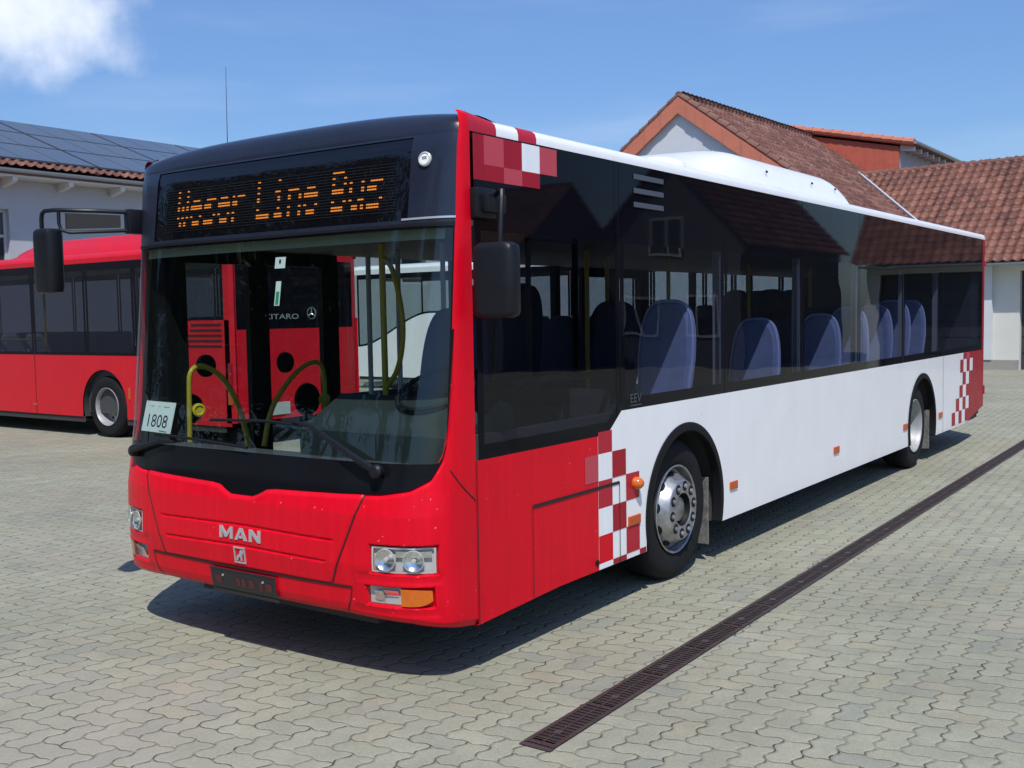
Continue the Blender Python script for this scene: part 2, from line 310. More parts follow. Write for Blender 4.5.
# ------------------------------------------------------------------ ground: wavy concrete pavers laid in herringbone
def paving_mat():
    m = bpy.data.materials.new('concrete_pavers'); m.use_nodes = True; t = m.node_tree; L = t.links.new
    b = t.nodes['Principled BSDF']; b.inputs['Roughness'].default_value = .8; b.inputs['Specular IOR Level'].default_value = .35
    def M_(op, a, b_=None, c=None):
        n = t.nodes.new('ShaderNodeMath'); n.operation = op
        for i, v in enumerate((a, b_, c)):
            if v is None: continue
            if isinstance(v, (int, float)): n.inputs[i].default_value = v
            else: L(v, n.inputs[i])
        return n.outputs[0]
    g = t.nodes.new('ShaderNodeNewGeometry')
    mp_ = t.nodes.new('ShaderNodeMapping'); mp_.inputs['Rotation'].default_value = (0, 0, R(-3)); mp_.inputs['Scale'].default_value = (1/.1150,)*3; mp_.inputs['Location'].default_value = (400.3, 400.7, 0)
    L(g.outputs['Position'], mp_.inputs['Vector'])
    sp = t.nodes.new('ShaderNodeSeparateXYZ'); L(mp_.outputs[0], sp.inputs[0])
    TP = 2*math.pi
    u = M_('ADD', sp.outputs[0], M_('MULTIPLY', M_('SINE', M_('MULTIPLY', sp.outputs[1], TP)), .100))
    v = M_('ADD', sp.outputs[1], M_('MULTIPLY', M_('SINE', M_('MULTIPLY', sp.outputs[0], TP)), .062))
    # slight irregular laying
    ir = t.nodes.new('ShaderNodeTexNoise'); ir.inputs['Scale'].default_value = .55; L(mp_.outputs[0], ir.inputs['Vector']); ir.inputs['Detail'].default_value = 1
    sc_ = t.nodes.new('ShaderNodeSeparateColor'); L(ir.outputs['Color'], sc_.inputs[0])
    u = M_('ADD', u, M_('MULTIPLY', sc_.outputs[0], .16)); v = M_('ADD', v, M_('MULTIPLY', sc_.outputs[1], .16))
    i, j = M_('FLOOR', u), M_('FLOOR', v); fu, fv = M_('SUBTRACT', u, i), M_('SUBTRACT', v, j)
    k = M_('FLOORED_MODULO', M_('SUBTRACT', i, j), 4)
    is0, is1, is2, is3 = [M_('COMPARE', k, float(q), .25) for q in range(4)]
    dl = M_('ADD', fu, M_('MULTIPLY', is1, 9)); dr = M_('ADD', M_('SUBTRACT', 1, fu), M_('MULTIPLY', is0, 9))
    db = M_('ADD', M_('MULTIPLY', fv, 1.7), M_('MULTIPLY', is2, 9)); dt = M_('ADD', M_('MULTIPLY', M_('SUBTRACT', 1, fv), 1.7), M_('MULTIPLY', is3, 9))
    d = M_('MINIMUM', M_('MINIMUM', dl, dr), M_('MINIMUM', db, dt))
    ii, jj = M_('SUBTRACT', i, is1), M_('SUBTRACT', j, is2)
    cv = t.nodes.new('ShaderNodeCombineXYZ'); L(ii, cv.inputs[0]); L(jj, cv.inputs[1])
    wn_ = t.nodes.new('ShaderNodeTexWhiteNoise'); wn_.noise_dimensions = '2D'; L(cv.outputs[0], wn_.inputs['Vector'])
    wc = t.nodes.new('ShaderNodeSeparateColor'); L(wn_.outputs['Color'], wc.inputs[0])
    # stone tone: grey-green with pinkish and bluish stones
    r = t.nodes.new('ShaderNodeValToRGB'); L(wn_.outputs['Value'], r.inputs[0]); e = r.color_ramp.elements
    e[0].position = 0; e[0].color = (.262, .266, .236, 1); e[1].position = 1; e[1].color = (.305, .285, .225, 1)
    for p, c in ((.05, (.262, .264, .228)), (.12, (.280, .279, .228)), (.5, (.293, .291, .237)), (.88, (.304, .301, .245)), (.96, (.306, .290, .232))):
        q = e.new(p); q.color = (*c, 1)
    def noise(scale, det=6, ro=.65):
        n = t.nodes.new('ShaderNodeTexNoise'); n.inputs['Scale'].default_value = scale; n.inputs['Detail'].default_value = det; n.inputs['Roughness'].default_value = ro; L(g.outputs['Position'], n.inputs['Vector']); return n.outputs['Fac']
    def rng(x, a, b_, lo_, hi, smooth=True):
        n = t.nodes.new('ShaderNodeMapRange'); L(x, n.inputs['Value']); n.interpolation_type = 'SMOOTHSTEP' if smooth else 'LINEAR'
        for q, vv in (('From Min', a), ('From Max', b_), ('To Min', lo_), ('To Max', hi)): n.inputs[q].default_value = vv
        return n.outputs[0]
    def mul(c, f):
        n = t.nodes.new('ShaderNodeMix'); n.data_type = 'RGBA'; n.blend_type = 'MULTIPLY'; n.inputs['Factor'].default_value = 1; L(c, n.inputs['A']); L(f, n.inputs['B']); return n.outputs['Result']
    def mix(f, a, cb):
        n = t.nodes.new('ShaderNodeMix'); n.data_type = 'RGBA'; L(f, n.inputs['Factor']); L(a, n.inputs['A']); n.inputs['B'].default_value = (*cb, 1); return n.outputs['Result']
    tn = t.nodes.new('ShaderNodeRGB'); tn.outputs[0].default_value = (1.035, 1.045, .965, 1)
    c = mul(mul(r.outputs[0], tn.outputs[0]), rng(noise(.45), .3, .72, .86, 1.08))
    c = mul(c, rng(noise(5), .3, .75, .90, 1.06))
    c = mul(c, rng(noise(150, 3, .8), .3, .7, .76, 1.18, False))
    c = mul(c, rng(noise(52, 4, .75), .32, .68, .88, 1.10, False))
    # pinkish and bluish drifts, oil spots
    c = mix(rng(noise(.28, 4), .5, .7, 0, .45), c, (.33, .285, .245))
    c = mix(rng(noise(1.3, 5), .63, .76, 0, .55), c, (.19, .195, .19))
    joint = rng(d, .024, .060, 1, 0)
    jn = M_('MULTIPLY', rng(noise(3.5, 4), .35, .62, .35, 1), rng(noise(22, 3), .36, .54, .12, 1))
    c = mix(M_('MULTIPLY', joint, jn), c, (.048, .042, .034))
    L(c, b.inputs['Base Color'])
    h = M_('ADD', rng(d, .0, .15, 0, 1), M_('MULTIPLY', noise(160, 3), .12))
    h = M_('ADD', h, M_('MULTIPLY', wc.outputs[1], .25))
    bp = t.nodes.new('ShaderNodeBump'); bp.inputs['Strength'].default_value = .6; bp.inputs['Distance'].default_value = .008
    L(h, bp.inputs['Height']); L(bp.outputs[0], b.inputs['Normal'])
    return m
PAVE = paving_mat()
tag(MB().quad((-220, -220, 0), (220, -220, 0), (220, 220, 0), (-220, 220, 0)).build('yard_paving', PAVE), kind='structure')

# drain channel beside the bus
IRON = mat('rusty_iron', (.070, .048, .045), .6, metal=.3, noise=.3, nscale=12, bump=.2, bscale=90)
IROND = mat('drain_slots', (.012, .010, .010), .8)
BOLT = mat('drain_bolts', (.10, .085, .085), .5, metal=.5)
def dx(y): return 1.98-.0098*y
dr_ = empty('drain_channel', (dx(0), 0, 0), 'long rusty iron slotted drain channel set in the paving beside the bus', 'drain')
b = MB()
def dstrip(b, x0, x1, y0, y1, z, mi=0): b.quad((dx(y0)+x0, y0, z), (dx(y0)+x1, y0, z), (dx(y1)+x1, y1, z), (dx(y1)+x0, y1, z), mi)
dstrip(b, -.072, .072, -.11, 27, .004)
b.build('slot_shadow', IROND, dr_)
b = MB()
for x0, x1 in ((-.078, -.056), (.056, .078), (-.004, .004)):
    y = -.11
    while y < 27:
        y1 = min(y+.5, 27); dstrip(b, x0, x1, y, y1-.004, .0085); y = y1
y = -.1
k = 0
while y < 27:
    dstrip(b, -.056, .056, y, y+(.05 if k % 16 == 0 else .013), .0075); y += .031; k += 1
b.build('grate', IRON, dr_)
y = .05
while y < 27:
    b = MB(); dstrip(b, -.018, .018, y-.02, y+.02, .0095); b.build('fixing_plate', BOLT, dr_); y += .5
b = MB(); dstrip(b, -.08, .08, -.14, -.11, .006)
b.build('end_plate', BOLT, dr_)

# ------------------------------------------------------------------ tiled roof sheet
def tiled_roof(name, o, ue, ve, LU, LV, m, parent, tw=.26, th=.33, amp=.036, step=.045, inside=None, label=None):
    """o = eave start, ue unit along eave, ve unit up the slope"""
    o, ue, ve = Vector(o), Vector(ue).normalized(), Vector(ve).normalized(); n = ue.cross(ve).normalized()
    if n.z < 0: n = -n
    nu = int(LU/tw*6); nr = int(math.ceil(LV/th)); V = []; UV = []; F = []
    vs_ = []
    for r_ in range(nr):
        for f in (0.0, .12, .5, .999):
            if (r_+f)*th <= LV+.2: vs_.append(((r_+f)*th, step*(1-f) if f > .0 else step*.15, r_+f))
    for (v_, h0, rv) in vs_:
        row = int(rv)
        for i in range(nu+1):
            u_ = LU*i/nu; ph = u_/tw
            w_ = math.sin(2*math.pi*ph); w_ = w_ if w_ > 0 else w_*.55
            V.append(o+ue*u_+ve*v_+n*(h0+amp*w_+.008*math.sin(row*12.9+int(ph)*7.1))); UV.append((ph+.25, rv))
    m1 = nu+1
    for a in range(len(vs_)-1):
        for i in range(nu):
            if inside and not inside(V[a*m1+i]): continue
            F.append((a*m1+i, a*m1+i+1, (a+1)*m1+i+1, (a+1)*m1+i))
    me = bpy.data.meshes.new(name); me.from_pydata([tuple(p) for p in V], [], F); me.materials.append(m)
    uvl = me.uv_layers.new(name='UVMap'); li = np.empty(len(me.loops), np.int32); me.loops.foreach_get('vertex_index', li)
    uvl.data.foreach_set('uv', np.array(UV, np.float32)[li].ravel())
    me.polygons.foreach_set('use_smooth', [True]*len(me.polygons)); me.set_sharp_from_angle(angle=R(45)); me.update()
    ob = bpy.data.objects.new(name, me); col.objects.link(ob); ob.parent = parent
    ob.matrix_parent_inverse = Matrix.Translation(parent.matrix_world.translation).inverted()
    if label: ob['label'] = label
    return ob

# ------------------------------------------------------------------ garage wing (behind the bus, right) facing the yard
EPS = -.085; xe = Vector((math.cos(EPS), math.sin(EPS), 0)); nb = Vector((-math.sin(EPS), math.cos(EPS), 0))
E0 = Vector((-1.69, 28.3, 3.10))
def GW(u, d, z): return E0+xe*u+nb*d+Vector((0, 0, z-3.10))
SL = .818; LR = 3.864*math.sqrt(1+SL*SL)
gw = empty('garage_wing', GW(2, 3, 0), 'low cream garage building with long red pantile roof and dark doors', 'building')
b = MB()
# wall with door openings (dark doors set back)
UW0, UW1 = -5.5, 9.4
doors = [(.40, 3.0), (3.14, 6.05), (6.19, 9.1)]  # last two lie out of view, added to darken the wall's mirror image
cur = UW0
for (a, c) in doors:
    b.prism([GW(cur, .5, 0), GW(a, .5, 0), GW(a, .5, 3.0), GW(cur, .5, 3.0)], nb*.3); b.prism([GW(a, .5, 2.78), GW(c, .5, 2.78), GW(c, .5, 3.0), GW(a, .5, 3.0)], nb*.3); cur = c
b.prism([GW(cur, .5, 0), GW(UW1, .5, 0), GW(UW1, .5, 3.0), GW(cur, .5, 3.0)], nb*.3)
b.prism([GW(UW1, .8, 0), GW(UW1, 7.2, 0), GW(UW1, 7.2, 3.0), GW(UW1, 3.864, 5.9), GW(UW1, .8, 3.2)], xe*-.3)
b.build('wall', CREAM, gw)
for (a, c) in doors:
    d = MB(); d.prism([GW(a, .68, 0), GW(c, .68, 0), GW(c, .68, 2.78), GW(a, .68, 2.78)], nb*.06)
    for k in range(1, 6): d.prism([GW(a+.02, .672, k*.46), GW(c-.02, .672, k*.46), GW(c-.02, .672, k*.46+.015), GW(a+.02, .672, k*.46+.015)], nb*.006, 1)
    d.build('garage_door', [DOORD, RUBBER], gw)
b = MB(); b.prism([GW(-1.2, .36, 0), GW(.39, .36, 0), GW(.39, .36, .28), GW(-1.2, .36, .28)], nb*.137)
b.build('plinth', STONE, gw)
b = MB(); b.prism([GW(-.62, .33, .28), GW(-.30, .33, .28), GW(-.30, .33, 2.98), GW(-.62, .33, 2.98)], nb*.168)
b.build('pillar', PLASTER, gw)
b = MB()
prof = [GW(UW0, -.06+.075*math.cos(a), 2.99-.075*abs(math.sin(a))) for a in np.linspace(0, math.pi, 9)]
b.prism(prof, xe*(UW1-UW0)); b.prism([GW(UW0, 0, 2.96), GW(UW0, .495, 2.96), GW(UW0, .495, 3.0), GW(UW0, 0, 3.02)], xe*(UW1-UW0+.2), 1)
b.build('gutter', [GUTTER, WOODW], gw)
vs_up = (nb+Vector((0, 0, SL)))
tiled_roof('roof', GW(-7.5, -.12, 3.10-.12*SL+.04), xe, vs_up, UW1+7.9, LR+.1, TILE, gw)
b = MB(); b.prism([GW(-7.3, 3.864, 6.21), GW(-7.3, 8.4, 2.6), GW(-7.3, 8.4, 2.5), GW(-7.3, 3.864, 6.1)], xe*(UW1+7.6))
b.build('rear_roof', TILEO, gw)
b = MB(); u_ = -7.3
while u_ < UW1+.3:
    b.tube([GW(u_, 3.864, 6.255), GW(u_+.40, 3.864, 6.275)], [.10, .115], 10); u_ += .36
b.build('ridge_tiles', TILEO, gw, smooth=40)

GREYW = mat('dark_grey_plaster', (.10, .105, .115), .85, noise=.08, nscale=1)
def side_house(name, label, x0, x1, y0, y1, ze, zr, wallm, along, wn_):
    r = empty(name, ((x0+x1)/2, (y0+y1)/2, 0), label, 'building')
    b = MB()
    if along == 'y':
        xm = (x0+x1)/2
        for y, d in ((y0, .3), (y1-.3, .3)): b.prism([(x0, y, 0), (x1, y, 0), (x1, y, ze), (xm, y, zr-.05), (x0, y, ze)], (0, d, 0))
        b.box(x0, x0+.3, y0+.3, y1-.3, 0, ze); b.box(x1-.3, x1, y0+.3, y1-.3, 0, ze)
        sl = Vector((xm-x0, 0, zr-ze)).normalized(); L_ = math.hypot(xm-x0, zr-ze)
        tiled_roof('roof', Vector((x0, y0-.3, ze+.05))-sl*.4, (0, 1, 0), sl, y1-y0+.6, L_+.4, TILEO, r)
        sr = Vector((xm-x1, 0, zr-ze)).normalized()
        tiled_roof('roof', Vector((x1, y0-.3, ze+.05))-sr*.4, (0, 1, 0), sr, y1-y0+.6, L_+.4, TILEO, r)
    else:
        ym = (y0+y1)/2
        for x in (x0, x1-.3): b.prism([(x, y0, 0), (x, y1, 0), (x, y1, ze), (x, ym, zr-.05), (x, y0, ze)], (.3, 0, 0))
        b.box(x0+.3, x1-.3, y0, y0+.3, 0, ze); b.box(x0+.3, x1-.3, y1-.3, y1, 0, ze)
        sl = Vector((0, ym-y0, zr-ze)).normalized(); L_ = math.hypot(ym-y0, zr-ze)
        tiled_roof('roof', Vector((x0-.2, y0, ze+.05))-sl*.4, (1, 0, 0), sl, x1-x0+.4, L_+.4, TILE, r)
        sr = Vector((0, ym-y1, zr-ze)).normalized()
        tiled_roof('roof', Vector((x0-.2, y1, ze+.05))-sr*.4, (1, 0, 0), sr, x1-x0+.4, L_+.4, TILE, r)
    b.build('wall', wallm, r)
    for (a, c, z0, z1) in wn_:
        f = MB()
        for q in ((a, c, z0, z0+.08), (a, c, z1-.08, z1), (a, a+.08, z0+.08, z1-.08), (c-.08, c, z0+.08, z1-.08), ((a+c)/2-.04, (a+c)/2+.04, z0+.08, z1-.08)): f.box(q[0], q[1], y0-.04, y0+.02, q[2], q[3])
        fo = f.build('window', WINF, r); MB().box(a+.08, c-.08, y0-.018, y0-.008, z0+.08, z1-.08).build('pane', WING, fo)
side_house('neighbour_house', 'dark grey gabled house across the yard, mirrored in the middle bus windows', 11.2, 16.4, 27.0, 36, 4.0, 6.7, GREYW, 'y', [(12.0, 13.2, 1.0, 2.3), (14.2, 15.4, 1.0, 2.3), (13.2, 14.4, 3.6, 4.8)])
side_house('workshop', 'long grey workshop with red tiled roof, mirrored in the front bus windows', 17.2, 36, 22.5, 30.5, 3.1, 6.0, GREYW, 'x', [(18.5, 21.5, .8, 2.6), (23.5, 26.5, .8, 2.6), (28.5, 31.5, .8, 2.6)])
# ------------------------------------------------------------------ gabled house
DL = .038; lat = Vector((math.cos(DL), -math.sin(DL), 0)); rd = Vector((math.sin(DL), math.cos(DL), 0)); TG = .73
AP = Vector((-9.814, 24.88, 8.10))
def GH(l, d, z): return Vector((AP.x, AP.y, 0))+lat*l+rd*d+Vector((0, 0, z))
gh = empty('gabled_house', GH(0, 6, 0), 'white gabled house with terracotta verge boards and a red shed dormer', 'building')
LL, LRr = 2.25, 5.2       # eave half widths left / right
HL = 18.0
cl = math.sqrt(1+TG*TG)
rs_up = (-lat+Vector((0, 0, TG))); ls_up = (lat+Vector((0, 0, TG)))
tiled_roof('roof', GH(LRr, .03, 8.10-LRr*TG), rd, rs_up, HL, LRr*cl, TILEO, gh)
tiled_roof('roof', GH(-LL, .03, 8.10-LL*TG), rd, ls_up, HL, LL*cl, TILEO, gh)
b = MB()
wl, wr = -1.62, 4.7
for (zz) in (0,):
    b.prism([GH(wl, .12, 0), GH(wr, .12, 0), GH(wr, .12, 8.0-wr*TG), GH(0, .12, 8.0), GH(wl, .12, 8.0+wl*TG)], rd*.3)
    b.prism([GH(wl, .42, 0), GH(wl, HL-.5, 0), GH(wl, HL-.5, 8.0+wl*TG), GH(wl, .42, 8.0+wl*TG)], lat*.3)
    b.prism([GH(wr, .42, 0), GH(wr, HL-.5, 0), GH(wr, HL-.5, 8.0-wr*TG), GH(wr, .42, 8.0-wr*TG)], lat*-.3)
b.build('wall', PLASTER, gh)
# verge boards: shingled strips below the tiles on both slopes, in steps
def verge(l1, sgn, name):
    b = MB(); n = int(abs(l1)*cl/.34); 
    for k in range(n):
        a0, a1 = l1*k/n, l1*(k+1)/n
        z0, z1 = 8.06-abs(a0)*TG, 8.06-abs(a1)*TG
        o_ = -.022*(k % 2)
        b.prism([GH(a0, -.03+o_, z0), GH(a1, -.03+o_, z1), GH(a1, -.03+o_, z1-.46), GH(a0, -.03+o_, z0-.46)], rd*(.035-o_))
    b.prism([GH(0, .01, 8.06-.42), GH(l1, .01, 8.06-.42-abs(l1)*TG), GH(l1, .118, 8.06-.42-abs(l1)*TG), GH(0, .118, 8.06-.42)], Vector((0, 0, .02)))
    return b.build(name, ORANGE, gh)
verge(-LL, -1, 'verge_board'); verge(LRr, 1, 'verge_board')
b = MB(); b.prism([GH(-LL, -.02, 8.06-LL*TG), GH(-wl*-1-.02, -.02, 8.06+wl*TG), GH(wl-.02, -.02, 8.06-LL*TG-.36), GH(-LL, -.02, 8.06-LL*TG-.36)], rd*.135)
b.build('eave_box', ORANGE, gh)
b = MB(); b.prism([GH(2.33, -.02, 6.05), GH(2.78, -.02, 6.0), GH(2.78, -.02, 5.66), GH(2.66, -.02, 5.52), GH(2.45, -.02, 5.52), GH(2.33, -.02, 5.66)], rd*.135)
b.build('purlin_end', ORANGE, gh)
b = MB()   # capping tiles along the verges and ridge
for sgn, l1 in ((-1, LL), (1, LRr)):
    n = int(l1*cl/.36)
    for k in range(n):
        a0, a1 = sgn*l1*k/n, sgn*l1*(k+1.08)/n
        b.tube([GH(a0, .07, 8.13-abs(a0)*TG), GH(a1, .07, 8.155-abs(a1)*TG)], [.085, .10], 8)
k = 0.0
while k < 10.2: b.tube([GH(0, k, 8.13), GH(0, k+.42, 8.15)], [.10, .12], 10); k += .37
b.build('capping_tiles', TILEO, gh, smooth=40)
# valley flashing
b = MB(); v1 = Vector((-6.97, 32.63, 6.30)); v2 = Vector((-5.04, 30.67, 4.86)); v3 = v1+(v2-v1)*1.9
sd = Vector((.72, .69, .02)).normalized()*.035
b.prism([v1-sd, v1+sd, v3+sd, v3-sd], Vector((0, 0, .10)))
b.build('valley_flashing', WINF, gh)
# dormer
yD = 34.8
b = MB()
n = 26
for k in range(n):
    x0, x1 = -10.6+(4.35)*k/n, -10.6+4.35*(k+1)/n
    zt0 = 8.33-(x0+10.42)*.218; zt1 = 8.33-(x1+10.42)*.218
    b.prism([(x0, yD-(.008 if k % 2 else 0), 5.6), (x1, yD-(.008 if k % 2 else 0), 5.6), (x1, yD-(.008 if k % 2 else 0), zt1), (x0, yD-(.008 if k % 2 else 0), zt0)], (0, .1, 0))
dz = b.build('dormer_cheek', REDCL, gh)
MB().prism([(-6.25, yD+.1, 5.6), (-6.25, 41.4, 5.6), (-6.25, 41.4, 7.35), (-6.25, yD+.1, 7.35)], (-.15, 0, 0)).build('dormer_wall', PLASTG, gh)
MB().prism([(-7.9, yD-.05, 6.48), (-6.15, yD-.05, 6.50), (-6.15, yD-.05, 6.66), (-7.9, yD-.05, 6.64)], (0, .045, 0)).build('apron_flashing', GUTTER, gh)
b = MB()
b.prism([(-10.75, yD-.04, 8.70), (-5.72, yD-.04, 7.60), (-5.72, yD-.04, 7.40), (-10.75, yD-.04, 8.50)], (0, 7.0, 0), 0)
b.build('dormer_roof', [TILEO], gh)
b = MB(); n = 14
for k in range(n):
    a, c = k/n, (k+1.06)/n
    p0 = Vector((-10.75+5.0*a, yD-.05, 8.60-1.1*a)); p1 = Vector((-10.75+5.0*c, yD-.05, 8.62-1.1*c))
    b.tube([p0, p1], [.12, .135], 8)
b.build('dormer_verge_tiles', ORANGE, gh, smooth=40)
b = MB(); b.prism([(-5.66+.08*math.cos(a), yD-.15, 7.52-.09*abs(math.sin(a))) for a in np.linspace(0, math.pi, 7)], (0, 7.1, 0)); b.build('dormer_gutter', GUTTER, gh)
y = yD+.1
while y < 41.3:
    MB().prism([(-6.24, y, 7.50), (-5.75, y, 7.38), (-5.75, y, 7.22), (-6.24, y, 7.28)], (0, .12, 0)).build('rafter', WOODW, gh); y += .85

# ------------------------------------------------------------------ left hall with solar roof
hall = empty('solar_hall', (-24, 20, 0), 'grey rendered hall with solar panels on its shallow roof', 'building')
XE, ZE = -21.45, 5.62
b = MB()
def wally(y0, y1, z0, z1): b.box(-22.3, -22, y0, y1, z0, z1)
wins = [(8.7, 11.22), (15.2, 17.8), (20.2, 22.8), (25.2, 27.8)]
cur = -6
for a, c in wins: wally(cur, a, 0, 5.75); wally(a, c, 0, 3.0); wally(a, c, 4.72, 5.75); cur = c
wally(cur, 46, 0, 5.75)
b.prism([(-22.3, -6, 0), (-34, -6, 0), (-34, -6, 5.5), (-27.5, -6, 7.6), (-22.3, -6, 5.75)], (0, .3, 0))
b.prism([(-22.3, 46, 0), (-34, 46, 0), (-34, 46, 5.5), (-27.5, 46, 7.6), (-22.3, 46, 5.75)], (0, -.3, 0))
b.build('wall', PLASTG, hall)
for a, c in wins:
    f = MB()
    for y0, y1, z0, z1 in ((a, c, 3.0, 3.08), (a, c, 4.64, 4.72), (a, a+.08, 3.08, 4.64), (c-.08, c, 3.08, 4.64), (a+.08, c-.08, 4.0, 4.07), ((a+c)/2-.04, (a+c)/2+.04, 3.08, 4.0)): f.box(-22.22, -22.13, y0, y1, z0, z1)
    fo = f.build('window', WINF, hall); MB().box(-22.20, -22.17, a+.08, c-.08, 3.08, 4.64).build('pane', WING, fo)
TH = .364; hv = Vector((-1, 0, TH)); hl = math.sqrt(1+TH*TH)
tiled_roof('tile_strip', (XE, -6.4, ZE+.16), (0, 1, 0), hv, 53, .45, TILE, hall, tw=.25)
b = MB(); b.prism([(XE, -6.4, ZE+.02), (-27.5, -6.4, ZE+.02+6.05*TH), (-34.5, -6.4, ZE-.6), (-34.5, -6.4, ZE-.7), (-27.5, -6.4, ZE-.08+6.05*TH), (XE, -6.4, ZE-.08)], (0, 53, 0))
b.build('roof', TILEO, hall)
b = MB(); b.prism([(XE+.06+.085*math.cos(a), -6.4, ZE+.06-.09*abs(math.sin(a))) for a in np.linspace(0, math.pi, 8)], (0, 53, 0)); b.build('gutter', GUTTER, hall)
b = MB(); b.prism([(XE, -6.4, ZE-.08), (-21.99, -6.4, ZE-.08), (-21.99, -6.4, ZE-.13), (XE, -6.4, ZE-.13)], (0, 53, 0))
y = -6
while y < 46: b.prism([(XE+.02, y, ZE-.13), (-21.99, y, ZE-.13), (-21.99, y, ZE-.36), (XE+.02, y, ZE-.24)], (0, .13, 0)); y += 1.55
b.build('eave_rafters', WOODW, hall)
for r_ in range(3):
    for k in range(16):
        y0 = -5.9+k*3.28
        s0, s1 = .40+r_*1.93, .40+r_*1.93+1.86
        p = lambda y, s, h: (XE-s/hl, y, ZE+.12+s/hl*TH+h)
        b = MB(); b.prism([p(y0, s0, .10), p(y0+3.22, s0, .10), p(y0+3.22, s1, .10), p(y0, s1, .10)], (0, 0, .045), 1)
        for c in range(3): b.quad(p(y0+.03+c*1.065, s0+.03, .148), p(y0+.03+c*1.065+1.03, s0+.03, .148), p(y0+.03+c*1.065+1.03, s1-.03, .148), p(y0+.03+c*1.065, s1-.03, .148), 0)
        b.build('solar_panel', [PVM, PVF], hall)

# ------------------------------------------------------------------ wheels
def make_wheel(parent, c, side, kind, name='wheel'):
    """axis +-x (side) ; c = centre of outer tyre face"""
    ax = Vector(side); c = Vector(c)
    t = MB().lathe([(.285, -.05), (.292, -.004), (.305, .004), (.34, .012), (.40, .016), (.435, .010), (.462, -.006), (.476, -.03), (.480, -.05), (.480, -.115), (.472, -.118), (.472, -.13), (.480, -.133), (.480, -.20), (.476, -.23), (.44, -.265), (.29, -.27)], c, ax, 72)
    to = t.build(name, TYRE, parent, smooth=35)
    r = MB()
    u = ax.orthogonal().normalized(); v = ax.cross(u)
    if kind == 'front':
        r.lathe([(.296, .004), (.300, .016), (.294, .020), (.286, .012), (.280, -.02), (.272, -.045), (.262, -.05), (.255, -.035), (.236, .005), (.214, .035), (.203, .058), (.196, .064), (.188, .066), (.118, .066), (.112, .062)], c, ax, 72); r.lathe([(.112, .062), (.106, .028), (.092, .010), (.084, .012)], c, ax, 48, 1); r.lathe([(.084, .012), (.080, .034), (.05, .040), (.0, .040)], c, ax, 48)  # hub recess ring coloured dark for the shade inside it
        for k in range(10):
            a = 2*math.pi*(k+.5)/10; d = u*math.cos(a)+v*math.sin(a)
            nrm = (d*.80+ax*.60).normalized(); p = c+d*.242+ax*-.008+nrm*.006
            t_ = nrm.cross(d.cross(ax)).normalized(); s_ = d.cross(ax).normalized()
            r.add([p+(s_*math.cos(q)*.034+t_*math.sin(q)*.022) for q in np.linspace(0, 2*math.pi, 17)[:-1]], [tuple(range(16))], 1)  # dark disc painted on for the shaded opening of a hand hole
            a = 2*math.pi*k/10; d = u*math.cos(a)+v*math.sin(a); p = c+d*.160
            r.lathe([(.035, .0665), (.034, .0675), (.0, .0676)], p, ax, 16, 1)  # dark disc painted in for the shaded bolt recess
            r.lathe([(.017, .067), (.016, .078), (.010, .083), (0, .083)], p, ax, 8, 0)
    else:
        r.lathe([(.296, .004), (.300, .016), (.294, .020), (.286, .010), (.278, -.03), (.262, -.10), (.252, -.135), (.235, -.150), (.19, -.152), (.17, -.142), (.12, -.142), (.112, -.13), (.105, -.075), (.09, -.065), (0, -.065)], c, ax, 72)
        for k in range(10):
            a = 2*math.pi*(k+.5)/10; d = u*math.cos(a)+v*math.sin(a); p = c+d*.205+ax*-.1495
            r.lathe([(.026, 0), (0, .0005)], p, ax, 16, 1)  # dark disc painted on for a shaded hand hole
            a = 2*math.pi*k/10; d = u*math.cos(a)+v*math.sin(a); p = c+d*.145
            r.lathe([(.017, -.142), (.016, -.122), (0, -.12)], p, ax, 8, 0)
    r.build('rim', [STEEL if kind == 'front' else RIMB, RUBBER], to, smooth=30)
    return to

# ------------------------------------------------------------------ the main bus
bus = empty('city_bus', (0, 6, 0), 'red and white low-floor city bus with lit amber destination display, nearest vehicle', 'bus')
A, N, YS = 1.25, 4.2, .448
ZT = [.25, .30, .40, .60, .85, .97, 2.2, 2.65, 2.72, 2.79, 2.84, 2.92]
YT = [.10, .05, .02, .0, .01, .04, .17, .21, .24, .31, .42, .7]
def yf(z): return float(np.interp(z, ZT, YT))+max(0, z-.97)*.05
def gfun(t): t = min(abs(t), 1); return 1-(1-t**N)**(1/N)
# arc-length table of the plan curve
_ph = np.linspace(0, 1, 4001); _x = A*np.sin(_ph*math.pi/2)**(2/N) if False else A*(1-(1-_ph)**3)
_y = np.array([yf(.9)+(YS-yf(.9))*gfun(x/A) for x in _x]); _s = np.concatenate([[0], np.cumsum(np.hypot(np.diff(_x), np.diff(_y)))])
SL_ = float(_s[-1])
def x_of_s(s): return math.copysign(float(np.interp(abs(s), _s, _x)), s)
def s_of_x(x): return math.copysign(float(np.interp(abs(x), _x, _s)), x)
def s_of_y(y): return float(np.interp(y, _y, _s))
_g = (_y-_y[0])/(YS-_y[0])
def s_of_g(g): return float(np.interp(g, _g, _s))
def base(s, z):
    x = x_of_s(s); y0 = yf(z); return Vector((x, y0+(YS-y0)*gfun(x/A), z))
def nrm(s, z):
    a, b_ = base(max(s-.01, -SL_), z), base(min(s+.01, SL_), z); c, d = base(s, z-.01), base(s, z+.01)
    n = (b_-a).cross(d-c); n.normalize(); return n if n.y < 0.05 or abs(n.x) > .5 and n.x*s > 0 else -n
def FS(s, z, off=0.0): return base(s, z)+nrm(s, z)*off
def FX(x, z, off=0.0): return FS(s_of_x(x), z, off)
def sstep(a, b_, x):
    t = min(1, max(0, (x-a)/(b_-a))); return t*t*(3-2*t)
